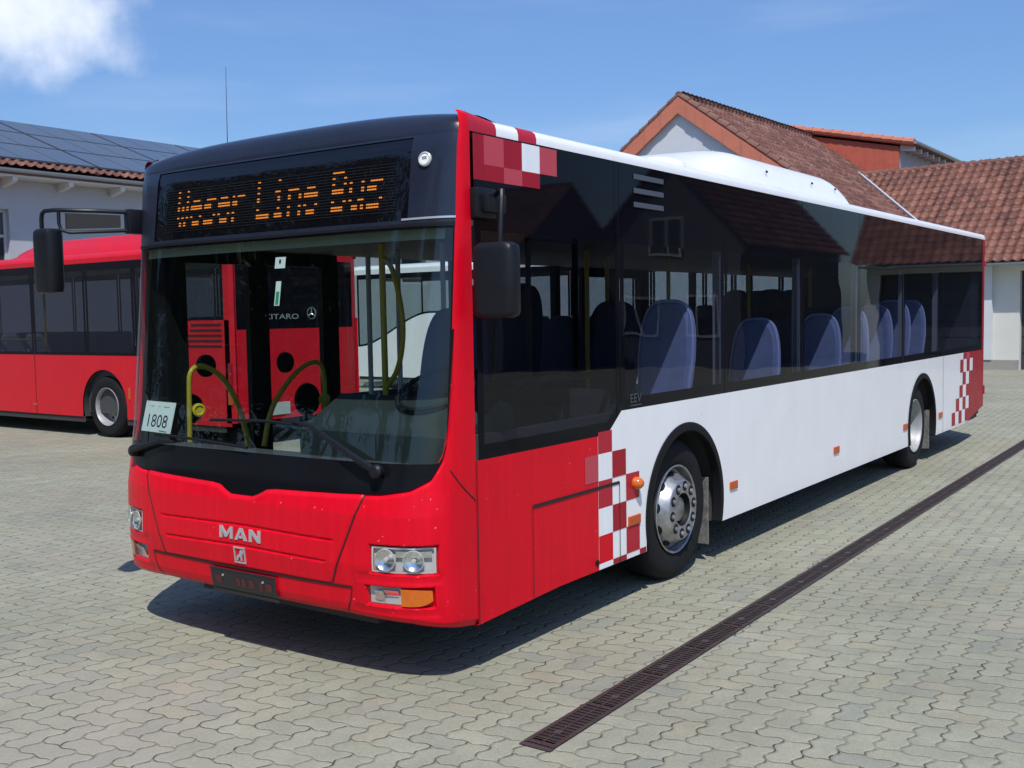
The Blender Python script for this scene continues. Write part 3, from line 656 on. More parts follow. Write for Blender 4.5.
# lower edge of windscreen as function of s
_zl = [(0, .902), (.085, .902), (.13, .918), (.185, .945), (.25, .952), (.70, .965), (.95, .975), (1.10, 1.0)]
_zl = [(s_of_x(x), z) for x, z in _zl]+[(s_of_y(y), z) for y, z in ()]+[(s_of_g(g), z) for g, z in ((.32, 1.05), (.444, 1.15), (.517, 1.31), (.530, 1.50), (.535, 1.75))]
SW = s_of_g(.535); SP = s_of_g(.50)
def zl(s): return float(np.interp(abs(s), [q[0] for q in _zl], [q[1] for q in _zl]))
def zbot(s): return float(np.interp(abs(s), [0, s_of_x(.7), s_of_x(1.09), s_of_x(1.2), SL_], [.335, .335, .318, .298, .262]))
ROOFSEC = [(1.25, 2.715), (1.25, 2.742), (1.242, 2.768), (1.222, 2.785), (1.18, 2.798), (1.10, 2.81), (.9, 2.83), (.5, 2.85), (0, 2.86)]
def zroof(x): return float(np.interp(abs(x), [q[0] for q in ROOFSEC][::-1], [q[1] for q in ROOFSEC][::-1]))

def rsec(y, sg=1):
    d = (.028 if sg > 0 else .01)*(1-sstep(.36, .72, y)); return [(1.25, 2.712), (1.25, 2.742+d*.6), (1.242, 2.768+d), (1.222, 2.785+d), (1.18, 2.798+d)]
# red nose with lamp recesses, flap relief and grooves as real relief
def flap_x(z): return float(np.interp(z, [.49, .52, .97], [.655, .67, .862]))
RECS = [(.905, 1.215, .572, .708, .035), (.872, 1.20, .408, .503, .035)]
SR = [(s_of_x(a), s_of_x(c), z0, z1, d) for a, c, z0, z1, d in RECS]
def offm(s, z):
    o = 0.0; a = abs(s)
    for s0, s1, z0, z1, d in SR:
        dd = max(s0-a, a-s1, z0-z, z-z1)
        o -= d*(1-sstep(-.006, .008, dd))
        # soft ledge under each lamp
        dl_ = max(s0-.08-a, a-s1-.02, z0-.045-z, z-z0+.006); o -= .004*(1-sstep(-.01, .012, dl_))
    x = x_of_s(a)
    if z > .49:
        fx = flap_x(z); dd = max(x-fx, .492-z, z-(zl(s)-.004))
        o += .007*(1-sstep(-.008, .0, dd))
        for gz in (.722, .612):
            zz = gz-.012*(x/.7)
            if x < fx-.05: o -= .009*(1-sstep(.002, .010, abs(z-zz)))*(1-sstep(fx-.09, fx-.05, x))
            if x < fx-.05 and z < zz: o += 0
    # bumper tuck
    o -= .02*(1-sstep(0, .035, z-zbot(s)))
    # rounded shoulder at windscreen edge
    if a < SW: o -= .022*sstep(-.05, .0, z-zl(s))
    return o
scols = sorted(set([round(float(q), 5) for q in np.linspace(-SL_, SL_, 470)]+[sg*s for sg in (-1, 1) for s in (SW, SP)]))
b = MB(); rows = 130
P = []
for s in scols:
    zt = zl(s) if abs(s) < SW else 1.75
    z0 = zbot(s); P.append([FS(s, z0+(zt-z0)*k/rows, offm(s, z0+(zt-z0)*k/rows)) for k in range(rows+1)])
b.grid(P)
b.grid([[p[0], (p[0][0]*.97, p[0][1]+.09, p[0][2]+.015), (p[0][0]*.93, p[0][1]+.28, p[0][2]+.02)] for p in P])
# corner pillars up to the roof
for sg in (-1, 1):
    ss = [SP-.002+(SL_-SP+.002)*k/8 for k in range(9)]; zz = [1.75+(2.715-1.75)*k/30 for k in range(31)]
    b.grid([[FS(sg*s, z) for z in zz] for s in ss])
    b.grid([[Vector((sg*(abs(FS(sg*s, 2.715).x)-(1.25-q[0])), FS(s, 2.715).y+(1.25-q[0])*.25, q[1])) for q in rsec(FS(s, 2.715).y, sg)[:4]] for s in ss])
    lin = MB(); lin.grid([[FS(sg*s, z, -.03) for z in (1.0, 1.4, 1.8, 2.25)] for s in [SW-.01+(SL_-SW+.01)*k/6 for k in range(7)]]); lin.build('pillar_lining', RUBBER, bus)
nose = b.build('front_mask', RED, bus, smooth=32)

def surf_strip(pts, wd, off, m, name, parent, close=False, sub=8):
    """thin strip following (s,z) polyline"""
    b = MB(); Q = []
    for i in range(len(pts)-1):
        for k in range(sub): t = k/sub; Q.append((pts[i][0]*(1-t)+pts[i+1][0]*t, pts[i][1]*(1-t)+pts[i+1][1]*t))
    Q.append(pts[-1]); rr = []
    for i, q in enumerate(Q):
        a, c = Q[max(i-1, 0)], Q[min(i+1, len(Q)-1)]; d = Vector((c[0]-a[0], c[1]-a[1])).normalized(); n = Vector((-d.y, d.x))*wd/2
        rr.append([FS(q[0]+n.x, q[1]+n.y, off+(offm(q[0], q[1]) if q[1] < zl(q[0])-.002 and abs(q[0]) < SL_ else 0)), FS(q[0]-n.x, q[1]-n.y, off+(offm(q[0], q[1]) if q[1] < zl(q[0])-.002 else 0))])
    b.grid(rr); return b.build(name, m, parent)
X = s_of_x
for sg in (-1, 1):
    surf_strip([(sg*X(.665), .492), (sg*X(.70), .58), (sg*X(.79), .78), (sg*X(.862), .945)], .009, .0035, GAP, 'panel_gap', nose)
    surf_strip([(sg*X(.79), .488), (sg*X(.775), .42), (sg*X(.735), .345)], .007, .003, GAP, 'panel_gap', nose)
    surf_strip([(sg*s_of_g(.52), 1.07), (sg*s_of_g(.70), .99), (sg*s_of_g(.985), .895)], .006, .003, GAP, 'panel_gap', nose)
surf_strip([(-X(.79), .488), (0, .484), (X(.79), .488)], .012, .004, GAP, 'panel_gap', nose, sub=30)

# windscreen: frit edge and clear pane in one sheet
wc = [-SW, -SW+.03]+[float(q) for q in np.linspace(-SW+.05, SW-.05, 150)]+[SW-.03, SW]
b = MB(); P = []
ZF = 1.105
for s in wc:
    z0 = max(zl(s)-.02, .88); zf = max(ZF, z0+.02) if abs(s) < SW-.04 else max(1.2, z0+.02)
    zs_ = list(np.linspace(z0, zf, 8))+list(np.linspace(zf, 2.238, 26))[1:]+[2.25]
    P.append([FS(s, z, -.010+(.008 if z > 1.3 else .006)) for z in zs_])
nI = len(wc)-1
b.grid(P, lambda i, j: 1 if (j < 7 or j >= 32 or i < 1 or i >= nI-1) else 0)
ws = b.build('windscreen', [WSG, FRITM], bus, smooth=40, merge=True)
# destination display, dome and upper corners
b = MB(); b.grid([[FS(s, z, -.004) for z in np.linspace(2.270, 2.712, 10)] for s in np.linspace(-X(1.01), X(1.01), 60)]); disp = b.build('destination_display', DISPG, bus, smooth=40)
b = MB()
ZD = 2.70
for s0, s1, z0, z1 in ((-SP, SP, 2.25, 2.285), (-SP, -X(1.0), 2.285, 2.69), (X(1.0), SP, 2.285, 2.69), (-SP, SP, 2.69, ZD)):
    n = max(3, int((s1-s0)/.03)); b.grid([[FS(s, z, .002) for z in np.linspace(z0, z1, 8)] for s in np.linspace(s0, s1, n)])
P = []
for s in np.linspace(-SP, SP, 90):
    p0 = FS(s, ZD, .002); x0 = p0.x; row = []
    for k in range(13):
        t = math.pi/2*k/12; xx = x0*(1-.06*(1-math.cos(t))) if abs(x0) > 1.1 else x0
        row.append((xx, p0.y+(1.05-p0.y)*(1-math.cos(t))**1.0, ZD+((2.914-.072*(abs(xx)/1.24)**3)*(1-sstep(.10, .75, 1-math.cos(t)))+(zroof(xx)-.006)*sstep(.10, .75, 1-math.cos(t))-ZD)*math.sin(t)**.62))
    P.append(row)
b.grid(P)
dome = b.build('front_dome', DOME, bus, smooth=40, merge=True)
surf_strip([(X(.965), 2.288), (X(1.1), 2.29), (SP, 2.292)], .010, .006, SILVER, 'dome_edge', dome)
surf_strip([(-SP, 2.262), (0, 2.256), (SP, 2.262)], .014, .004, RUBBER, 'dome_seal', dome, sub=40)
# round lamp on the dome
n_ = nrm(X(1.085), 2.575); c_ = FX(1.085, 2.575, .003)
b = MB(); b.lathe([(.036, 0), (.036, .010), (.030, .014), (.026, .010), (0, .010)], c_, n_, 24)
bd = b.build('round_badge', GREYM, bus, smooth=30)
b = MB(); b.lathe([(.025, .0112), (0, .0115)], c_, n_, 20); u_ = Vector((0, 0, 1)).cross(n_).normalized()
for k in (-1, 0, 1): b.quad(*[c_+n_*.0122+u_*a+Vector((0, 0, k*.009+h)) for a, h in ((-.014, -.002), (.014, -.002), (.014, .002), (-.014, .002))], 1)
b.build('badge_face', [WFILM, BLACK], bd)

# LED text
FONT = {'W': ["10001", "10001", "10001", "10101", "10101", "10101", "01010"], 'e': ["00000", "00000", "01110", "11111", "10000", "10001", "01110"], 's': ["00000", "00000", "01111", "11100", "00110", "00001", "11110"],
        'r': ["00000", "00000", "10111", "11000", "10000", "10000", "10000"], 'L': ["10000", "10000", "10000", "10000", "10000", "10000", "11111"], 'i': ["00100", "00000", "01100", "00100", "00100", "00100", "01110"],
        'n': ["00000", "00000", "11110", "10001", "10001", "10001", "10001"], 'B': ["11110", "10001", "10001", "11110", "10001", "10001", "11110"], 'u': ["00000", "00000", "10001", "10001", "10001", "10011", "01101"], ' ': ["000"]*7}
txt = 'Weser Line Bus'
chars = []; cx = 0
for ch in txt:
    g = FONT[ch]; cells = []; chars.append(cells)
    for r_ in range(7):
        for c_ in range(len(g[0])):
            if g[r_][c_] == '1': cells.append((cx+c_, r_))
    cx += len(g[0])+1
W_ = cx-1; x0, x1 = -.775, .835; zt, zb = 2.565, 2.355; cw = (x1-x0)/W_; ch_ = (zt-zb)/7
for c_, r_, b in [(c_, r_, k) for cells in chars if cells for k in [MB()] for (c_, r_) in cells+[(None, None)]]:
    if c_ is None: b.build('led_letter', LED, disp); continue
    # each character row is two rows of diodes; the display's multiplexing leaves some rows dark in the photo
    for h in range(2):
        row = r_*2+h
        if row in (1, 3, 5, 8, 9, 11): continue
        for k in range(2):
            xc = x0+(c_+.25+k*.5)*cw; zc = zt-(row+.5)*ch_/2
            p = [FX(xc+a*cw*.20, zc+d*ch_*.125, .003) for a, d in ((-1, -1), (1, -1), (1, 1), (-1, 1))]; b.quad(*p)
IDLE = mat('led_idle', (.014, .013, .014), .4)
b = MB()
for row in range(-1, 16):
    zc = zt-(row+.5)*ch_/2; pts = [FX(xx, zc+d, .0012) for xx in np.linspace(-.9, .93, 40) for d in (-.0012, .0012)]
    b.add(pts, [(2*i, 2*i+2, 2*i+3, 2*i+1) for i in range(39)])
b.build('led_rows', IDLE, disp)

# lamps
def lamp(sg):
    s0, s1 = X(.905), X(1.215); c = lambda t, z, o: FS(sg*(s0+(s1-s0)*t), z, o)
    def patch(b, t0, t1, z0, z1, o, mi=0, n=8): b.grid([[c(t, z, o) for z in np.linspace(z0, z1, 4)] for t in np.linspace(t0, t1, n)], mi)
    b = MB(); patch(b, .03, .97, .580, .700, -.028, 0)
    for (t0, t1, z0, z1) in ((.02, .98, .577, .585), (.02, .98, .695, .703), (.02, .05, .58, .70), (.95, .98, .58, .70)): patch(b, t0, t1, z0, z1, -.010, 0, 4)
    h = b.build('headlight', GREYM, bus, smooth=40)
    def bowl(t, z, r, rel=.022):
        p = c(t, z, -.004); n = nrm(sg*(s0+(s1-s0)*t), z); q = MB()
        q.lathe([(r, -.004), (r*.92, -.008), (r*.6, -.017), (r*.25, -.021), (0, -.022)], p, n, 28); q.lathe([(r*1.06, -.006), (r*1.06, -.001), (r, .0), (r*.98, -.006)], p, n, 28, 1)
        q.lathe([(r*.28, -.019), (r*.22, -.004), (0, -.002)], p, n, 14, 1)
        q.build('reflector', [CHROME, GREYM], h, smooth=40)
    bowl(.24, .640, .052); bowl(.66, .640, .050)
    q = MB(); patch(q, .40, .92, .655, .685, -.012); q.build('reflector_bar', CHROME, h)
    q = MB(); patch(q, .015, .985, .576, .704, .002); q.build('lens', LENS, h, smooth=40)
    f0, f1 = X(.878), X(1.055); cc = lambda t, z, o: FS(sg*(f0+(f1-f0)*t), z, o)
    b = MB(); b.grid([[cc(t, z, -.026) for z in (.414, .498)] for t in np.linspace(.02, 1, 6)])
    fo = b.build('fog_light', GREYM, bus)
    q = MB()
    for t0, t1, z0, z1 in ((.22, .5, .43, .485), (.5, .95, .462, .490)): q.grid([[cc(t, z0+(z1-z0)*k/3, -.022+.006*k) for k in range(4)] for t in np.linspace(t0, t1, 5)])
    q.build('reflector', CHROME, fo)
    q = MB(); q.grid([[cc(t, z, -.002) for z in (.413, .499)] for t in np.linspace(0, 1, 6)]); q.build('lens', LENS, fo, smooth=40)
    i0, i1 = X(1.060), X(1.195)
    q = MB(); q.grid([[FS(sg*(i0+(i1-i0)*t), z, -.004) for z in np.linspace(.413+.03*t**4, .499-.006*t**3, 5)] for t in np.linspace(0, 1, 9)]); q.build('indicator', AMBER, bus, smooth=40)
lamp(1); lamp(-1)

# badge letters, emblem
def letters(poly_list, x0, z0, h, off, m, name, parent, th=.006, fn=FX, kx=1.0):
    b = MB()
    for poly in poly_list:
        n = len(poly); f = [fn(x0+px*h*kx, z0+pz*h, off) for px, pz in poly]; g = [fn(x0+px*h*kx, z0+pz*h, off+th) for px, pz in poly]
        b.add(f+g, [tuple(range(n, 2*n))]+[(i, (i+1) % n, (i+1) % n+n, i+n) for i in range(n)])
    return b.build(name, m, parent)
Mq = [[(0, 0), (.26, 0), (.26, .55), (.55, .1), (.75, .1), (1.04, .55), (1.04, 0), (1.3, 0), (1.3, 1), (1.05, 1), (.65, .42), (.25, 1), (0, 1)]]
Aq = [[(1.5, 0), (1.8, 0), (2.1, .70), (2.1, 1), (1.97, 1)], [(2.1, 1), (2.1, .70), (2.4, 0), (2.7, 0), (2.23, 1)], [(1.82, .16), (2.38, .16), (2.29, .37), (1.91, .37)]]
Nq = [[(2.9, 0), (3.16, 0), (3.16, .62), (3.72, 0), (3.98, 0), (3.98, 1), (3.72, 1), (3.72, .40), (3.16, 1), (2.9, 1)]]
letters(Mq+Aq+Nq, -.158, .640, .066, .006, SILVER, 'badge_letters', nose, kx=1.24)
fr = [[(0, 0), (1, 0), (1, .09), (0, .09)], [(0, .91), (1, .91), (1, 1), (0, 1)], [(0, .09), (.09, .09), (.09, .91), (0, .91)], [(.91, .09), (1, .09), (1, .91), (.91, .91)]]
lion = [[(.16, .16), (.34, .16), (.33, .24), (.40, .34), (.54, .38), (.58, .16), (.70, .16), (.69, .24), (.70, .44), (.76, .56)], [(.76, .56), (.84, .62), (.86, .72), (.78, .84), (.64, .86), (.54, .76), (.50, .60), (.36, .54), (.24, .44), (.18, .32), (.16, .16)]]
letters(fr+lion, -.045, .515, .088, .006, SILVER, 'emblem', nose)
# plate holder
b = MB(); b.grid([[FX(x, z, .012) for z in np.linspace(.338, .468, 6)] for x in np.linspace(-.258, .262, 14)])
for x0_, x1_, z0_, z1_ in ((-.262, .266, .462, .472), (-.262, .266, .332, .352)): b.grid([[FX(x, z, .016) for z in (z0_, z1_)] for x in np.linspace(x0_, x1_, 12)])
pl = b.build('number_plate_holder', PLATE, bus, smooth=40)
b = MB()
for x, w_ in ((-.22, .05), (-.05, .03), (-.01, .035), (.05, .04), (.13, .03), (.18, .05)): b.grid([[FX(x+k*w_, z, .0140) for z in (.385, .43)] for k in (0, 1)])
b.build('plate_print', PLATER, pl)
b = MB()
for x in (-.155, .165): b.lathe([(.008, 0), (.006, .005), (0, .006)], FX(x, .432, .014), nrm(X(x), .43), 12)
b.build('screws', CHROME, pl)

# wipers
def wiper(pts, blade, name='wiper'):
    b = MB(); p = [FX(x, z, o) for x, z, o in pts]
    b.tube(p, [.018, .017, .013, .008][:len(p)], 8); b.lathe([(.034, -.02), (.034, .012), (.022, .024), (0, .026)], p[0], nrm(X(pts[0][0]), pts[0][1]), 16)
    wo_ = b.build(name, BLACK, bus, smooth=35)
    q = MB(); q.tube([FX(x, z, .014) for x, z in blade], .009, 6); q.build('blade', RUBBER, wo_)
wiper([(.94, 1.065, .035), (.84, 1.115, .045), (.50, 1.262, .035), (.36, 1.285, .022)], [(-.30, 1.262), (0, 1.272), (.15, 1.275), (.50, 1.262)])
wiper([(-1.02, 1.045, .022), (-.92, 1.075, .03), (-.72, 1.12, .025), (-.60, 1.125, .018)], [(-.80, 1.158), (-.40, 1.150), (.02, 1.128)])

# ---- driver-side wall
def arch(y, c, r, zc=.48, zb=.295):
    d = r*r-(y-c)**2
    return zc+math.sqrt(d) if d > 0 else zb
AF, AR, RA = 2.79, 8.80, .575
def lowz(y): 
    z = max(arch(y, AF, RA) if abs(y-AF) < RA else 0, arch(y, AR, RA) if abs(y-AR) < RA else 0)
    if z: return z
    if y < 1.2: return .262+(.295-.262)*max(0, (y-.448))/.752
    return .295 if y < 10.9 else .295+(y-10.9)/1.05*.15
def beltz(y): return 1.092 if y < 1.74 else (1.092+(y-1.74)/.17*.128 if y < 1.91 else 1.220)
def wall_strip(y0, y1, m, name, x=1.25, top=None):
    ys = sorted(set([y0, y1]+[y for y in list(np.arange(.5, 12, .1))+[AF+RA*math.cos(a)*.99999 for a in np.linspace(0, math.pi, 41)]+[AR+RA*math.cos(a)*.99999 for a in np.linspace(0, math.pi, 41)]+[AF-RA-1e-4, AF+RA+1e-4, AR-RA-1e-4, AR+RA+1e-4, 1.74, 1.91] if y0 < y < y1]))
    b = MB(); b.grid([[(x, y, z) for z in np.linspace(lowz(y), (beltz(y) if top is None else top), 8)] for y in ys])
    sgn = 1 if x > 0 else -1
    b.grid([[(x, y, lowz(y)), (x-.05*sgn, y, lowz(y)+.0)] for y in ys])
    return b.build(name, m, bus)
flank = wall_strip(YS, 1.626, RED, 'front_flank')
side = wall_strip(1.626, 11.03, WHITE, 'side_panel')
rear_q = wall_strip(11.03, 11.95, REDD, 'rear_quarter')
XO = 1.2525
def cell(b, y0, y1, z0, z1, mi): b.quad((XO, y0, z0), (XO, y1, z0), (XO, y1, z1), (XO, y0, z1), mi)
FM = [RED, REDM, REDD, PINK, WFILM]
c = [1.475, 1.626, 1.788, 1.955, 2.122, 2.205]
rz = [1.118, .985, .825, .660, .497, .330, .297]
b = MB()
cell(b, c[1], c[2], rz[1], 1.116, 1)                      # red band reaching up to the window edge
cell(b, c[0], c[1], rz[2], rz[1], 3)
for (ci, ri, mi) in ((1, 1, 4), (1, 2, 1), (1, 3, 4), (1, 4, 0), (1, 5, 4), (2, 1, 2), (2, 3, 2), (2, 5, 2), (3, 2, 1), (3, 4, 1), (4, 5, 2)):
    cell(b, c[ci], c[ci+1], rz[ri+1], rz[ri], mi)
b.build('front_checks', FM, side)
b = MB(); w_ = .172
rows_ = [(1.22, 1.135, 10.765, 'dk'), (1.135, .970, 10.60, 'dwdw'), (.970, .807, 10.735, 'dw'), (.807, .650, 10.573, 'dw'), (.650, .487, 10.39, 'dwdw'), (.487, .325, 10.18, 'dwdw')]
for z1, z0, y0, pat in rows_:
    for k, ch in enumerate(pat): cell(b, y0+k*w_, y0+(k+1)*w_-.001, z0, z1, {'d': 2, 'w': 4, 'k': 3}[ch])
    ye = y0+len(pat)*w_
    cell(b, ye, 11.031, z0, z1, 2) if ye < 11.03 else None
b.build('rear_checks', FM, side)
# gaps and hatch
b = MB()
def line(b, y0, z0, y1, z1, wd, mi=0, x=1.2545):
    d = Vector((y1-y0, z1-z0)).normalized(); n = Vector((-d.y, d.x))*wd/2
    b.quad((x, y0+n.x, z0+n.y), (x, y0-n.x, z0-n.y), (x, y1-n.x, z1-n.y), (x, y1+n.x, z1+n.y), mi)
line(b, .452, .265, .452, 1.09, .008, 0); b.build('panel_gap', [GAP, GAPD], flank); b = MB(); line(b, .938, .785, 1.872, .787, .018, 1); line(b, .938, .785, .938, .29, .006, 0); line(b, 1.872, .787, 1.872, .297, .007, 1)
b.build('hatch_gap', [GAP, GAPD], flank)
b = MB()
line(b, 9.735, .297, 9.735, 1.22, .010, 0)
for y in (3.48, 5.6, 7.9): pass
b.build('panel_joint', GAPW, side)
b = MB(); b.lathe([(.018, 0), (.018, .006), (0, .008)], (1.252, 1.60, .345), (1, 0, 0), 14); b.build('hatch_lock', RUBBER, flank)
for (y, z, a, h) in ((2.051, .526, .075, .030), (3.558, .530, .065, .030), (5.845, .527, .070, .032), (8.10, .52, .075, .034), (9.605, .517, .075, .034)):
    MB().rbox(1.249, 1.262, y-a, y+a, z-h, z+h, .005).build('side_reflector', AMBERR, bus)
b = MB(); b.lathe([(.040, 0), (.040, .016), (.034, .040), (.020, .056), (0, .060)], (1.25, 2.068, .755), (1, 0, 0), 24); b.build('side_indicator', AMBER, bus, smooth=50)
# arch trims and wells
for cy in (AF, AR):
    b = MB(); P = []
    for a in [(-1, t) for t in ()]+list(np.linspace(-.325, math.pi+.325, 60)):
        ca, sa = math.cos(a), math.sin(a); ri, ro = RA-.045, RA+.012
        P.append([(1.20, cy+ri*ca, .48+ri*sa), (1.262, cy+ri*ca, .48+ri*sa), (1.268, cy+(ri+ro)/2*ca, .48+(ri+ro)/2*sa), (1.258, cy+ro*ca, .48+ro*sa), (1.249, cy+ro*ca, .48+ro*sa)])
    b.grid(P); b.build('wheel_arch_trim', RUBBER, bus, smooth=50)
    b = MB(); P = []
    for a in np.linspace(-.33, math.pi+.33, 40): P.append([(1.247, cy+.573*math.cos(a), .48+.573*math.sin(a)), (.72, cy+.55*math.cos(a), .48+.55*math.sin(a))])
    b.grid(P); b.add([p[1] for p in P], [tuple(range(len(P)))]); b.build('wheel_well', DARK, bus)
make_wheel(bus, (1.185, 2.735, .480), (1, 0, 0), 'front'); make_wheel(bus, (-1.185, 2.735, .480), (-1, 0, 0), 'front')
make_wheel(bus, (1.195, 8.64, .480), (1, 0, 0), 'rear'); make_wheel(bus, (-1.195, 8.64, .480), (-1, 0, 0), 'rear')
FLAPM = mat('dirty_mud_flap', (.16, .155, .145), .8, noise=.6, nscale=22)
MB().rbox(.90, 1.18, 3.275, 3.29, .13, .62, .004).build('mud_flap', FLAPM, bus)
MB().rbox(.86, 1.20, 9.30, 9.315, .14, .6, .004).build('mud_flap', FLAPM, bus)

# ---- side glazing: panes with black printed borders
SE = [.470, 1.90, 3.41, 4.98, 6.49, 8.0, 9.72, 11.83]
for i in range(7):
    y0, y1 = SE[i]+.004, SE[i+1]-.004
    ys = [y0, y0+.05]+([1.74, 1.85] if i == 0 else [(y0+y1)/2])+[y1-.05, y1]
    P = []
    for y in ys:
        zb_ = beltz(y) if i == 0 else 1.220
        P.append([(1.250, y, z) for z in (zb_, zb_+.075, 2.235, 2.45, 2.712)])
    b = MB(); n = len(ys)-1
    b.grid(P, lambda a, j, n=n, i=i: 0 if (j == 1 and 0 < a < n-1 and i < 6) else (0 if (i == 6 and j == 1 and 0 < a < n-1) else 1))
    b.build('side_window', [SIDEG, FRIT], bus)
b = MB()
for y in SE[1:-1]: b.box(1.236, 1.2485, y-.004, y+.004, 1.22, 2.712)
b.build('window_joints', RUBBER, bus)
# sliding frame of the driver's window
b = MB()
for y0, y1, z0, z1 in ((.95, 1.43, 2.205, 2.222), (.95, .965, 1.46, 2.22), (1.415, 1.432, 1.46, 2.22), (.52, 1.86, 1.44, 1.475), (1.415, 1.44, 1.475, 2.235)): b.box(1.22, 1.246, y0, y1, z0, z1)
b.build('sliding_frame', RUBBER, bus)
b = MB()
TOP = [(.478, .574, .478, .558), ]
ye = [.470, .560, .728, .890, 1.055, 1.222]
tz = [2.705, 2.562, 2.482]
for k, mi in enumerate((2, 3, 2, 4, 3)): cell(b, ye[k], ye[k+1], tz[1], tz[0], mi)
cell(b, ye[0], ye[2], tz[2], tz[1], 2); cell(b, ye[2], ye[3], tz[2], tz[1], 3); cell(b, ye[3], ye[4], tz[2], tz[1], 2)
b.build('roof_checks', FM, bus)
GV = mat('vent_slats', (.065, .075, .095), .5)
for k in range(3): MB().rbox(1.251, 1.256, 2.085, 2.475, 2.630-k*.085, 2.662-k*.085, .002).build('vent_slot', GV, bus)
# EEV lettering
def seg(b, y, z, h, strokes, x=1.2525):
    for (a0, c0, a1, c1) in strokes: b.quad((x, y+a0*h, z+c0*h), (x, y+a1*h, z+c0*h), (x, y+a1*h, z+c1*h), (x, y+a0*h, z+c1*h))
b = MB(); V_, F_ = text_shape('EEV'); b.add([(1.2525, 2.02+x*.14, 1.258+z*.055) for x, z in V_], F_)
seg(b, 2.02, 1.238, .055, [(0, 0, 2.5, .12)]); b.build('emission_lettering', GV, bus)
# roof
b = MB(); ys = [1.03, 2, 4, 6, 8, 10, 11.95]
sec = [(-x, z) for x, z in ROOFSEC]+[(x, z) for x, z in ROOFSEC[::-1]][1:]
b.grid([[(x, y, z) for x, z in sec] for y in ys])
inner = [(x, z) for x, z in sec if abs(x) <= 1.181]
b.add([(x, 11.95, z) for x, z in sec]+[(1.25, 11.95, .45), (-1.25, 11.95, .45)], [tuple(range(len(sec)+2))], 1)
roof = b.build('roof', [WHITE, REDD], bus, smooth=40)
for sg in (1, -1):
    b = MB()
    for y0, y1, mi in ((YS, .67, 1), (.67, .862, 0), (.862, 1.03, 1)): b.grid([[(sg*x, y, z+.001) for x, z in rsec(y, sg)] for y in np.linspace(y0-(.006 if y0 == YS else 0), y1, 7)], mi)
    b.build('roof_edge_checks', [WHITE, REDM], bus, smooth=40)
# rear corner post
b = MB(); b.grid([[(1.25, 11.834, z), (1.25, 11.93, z), (1.235, 11.965, z), (1.20, 11.98, z)] for z in (1.22, 2.1, 2.715)])
b.grid([[(1.25, 11.93, z), (1.235, 11.965, z), (1.20, 11.98, z)] for z in (.45, 1.22)]); b.build('rear_corner_post', REDD, bus)
MB().rbox(1.20, 1.262, 11.955, 12.0, .60, .72, .01).build('rear_lamp', REDD, bus)
MB().rbox(1.21, 1.262, 11.955, 12.0, 2.36, 2.42, .01).build('rear_lamp', REDM, bus)
# air-conditioning box
b = MB(); P = []
for t in list(np.linspace(0, .9, 34))+list(.9+.1*np.sin(np.linspace(0.1, math.pi/2, 14))):
    y = 3.62+t*3.63; h = .325*sstep(-.12, .30, t)*max(0, 1-max(0, (t-.86)/.14)**2)**.5
    h = max(h, .0)
    P.append([(x, y, zroof(x)-.01+h*max(0, (1-(abs(x)/.95)**7))**.5) for x in .95*np.sin(np.linspace(-math.pi/2, math.pi/2, 45))])
b.grid(P); ac = b.build('air_conditioner', WHITE, bus, smooth=50)
for y in (5.0, 6.1, 6.75): MB().lathe([(.012, 0), (.012, .012), (0, .014)], (.925, y, 2.985), (1, 0, .4), 10).build('cover_bolt', RUBBER, ac)
MB().prism([(.955, 4.70, 2.845), (.955, 5.30, 2.85), (.955, 5.30, 2.865)], (-.02, 0, 0)).build('cover_slot', RUBBER, ac)
b = MB(); b.lathe([(.22, 0), (.21, .05), (.15, .085), (0, .10)], (.78, 3.28, 2.835), (0, 0, 1), 24); b.build('roof_hatch', WHITE, bus, smooth=50)
MB().tube([(-1.05, .88, 2.78), (-1.05, .885, 3.1), (-1.05, .89, 3.43)], [.003, .002, .0012], 6).build('aerial', RUBBER, bus)
MB().lathe([(.022, 0), (.018, .03), (0, .04)], (-1.05, .88, 2.77), (0, 0, 1), 12).build('aerial_foot', RUBBER, bus)
b = MB(); b.tube([(-.68, .9, 2.80), (-.68, .9, 2.90), (-.66, .9, 2.885), (-.68, .9, 2.87)], .008, 6); b.build('dome_fitting', RUBBER, bus)

# ---- door side
b = MB()
dr = [(.55, 1.92), (5.45, 6.75)]
segs = [(YS, .55), (1.92, 5.45), (6.75, 11.95)]
for y0, y1 in segs:
    ys = sorted(set([y0, y1]+[y for y in [AF+RA*math.cos(a) for a in np.linspace(0, math.pi, 25)]+[AR+RA*math.cos(a) for a in np.linspace(0, math.pi, 25)] if y0 < y < y1]))
    b.grid([[(-1.25, y, z) for z in (lowz(y), 1.22)] for y in ys])
b.box(-1.25, -1.20, YS, 11.95, 2.28, 2.715)
b.build('door_side_wall', WHITE, bus)
for y in (.5, 1.94, 3.41, 4.98, 6.80, 8.0, 9.72, 11.85): MB().box(-1.25, -1.19, y-.045, y+.045, 1.22, 2.28).build('window_pillar', RUBBER, bus)
MB().box(-1.24, -1.10, .40, .56, .36, 2.28).build('door_pillar', RUBBER, bus)
for y0, y1 in ((1.985, 3.365), (3.455, 4.935), (6.845, 7.955), (8.045, 9.675), (9.765, 11.80)): MB().quad((-1.245, y0, 1.22), (-1.245, y1, 1.22), (-1.245, y1, 2.28), (-1.245, y0, 2.28)).build('door_side_window', DOORG, bus)
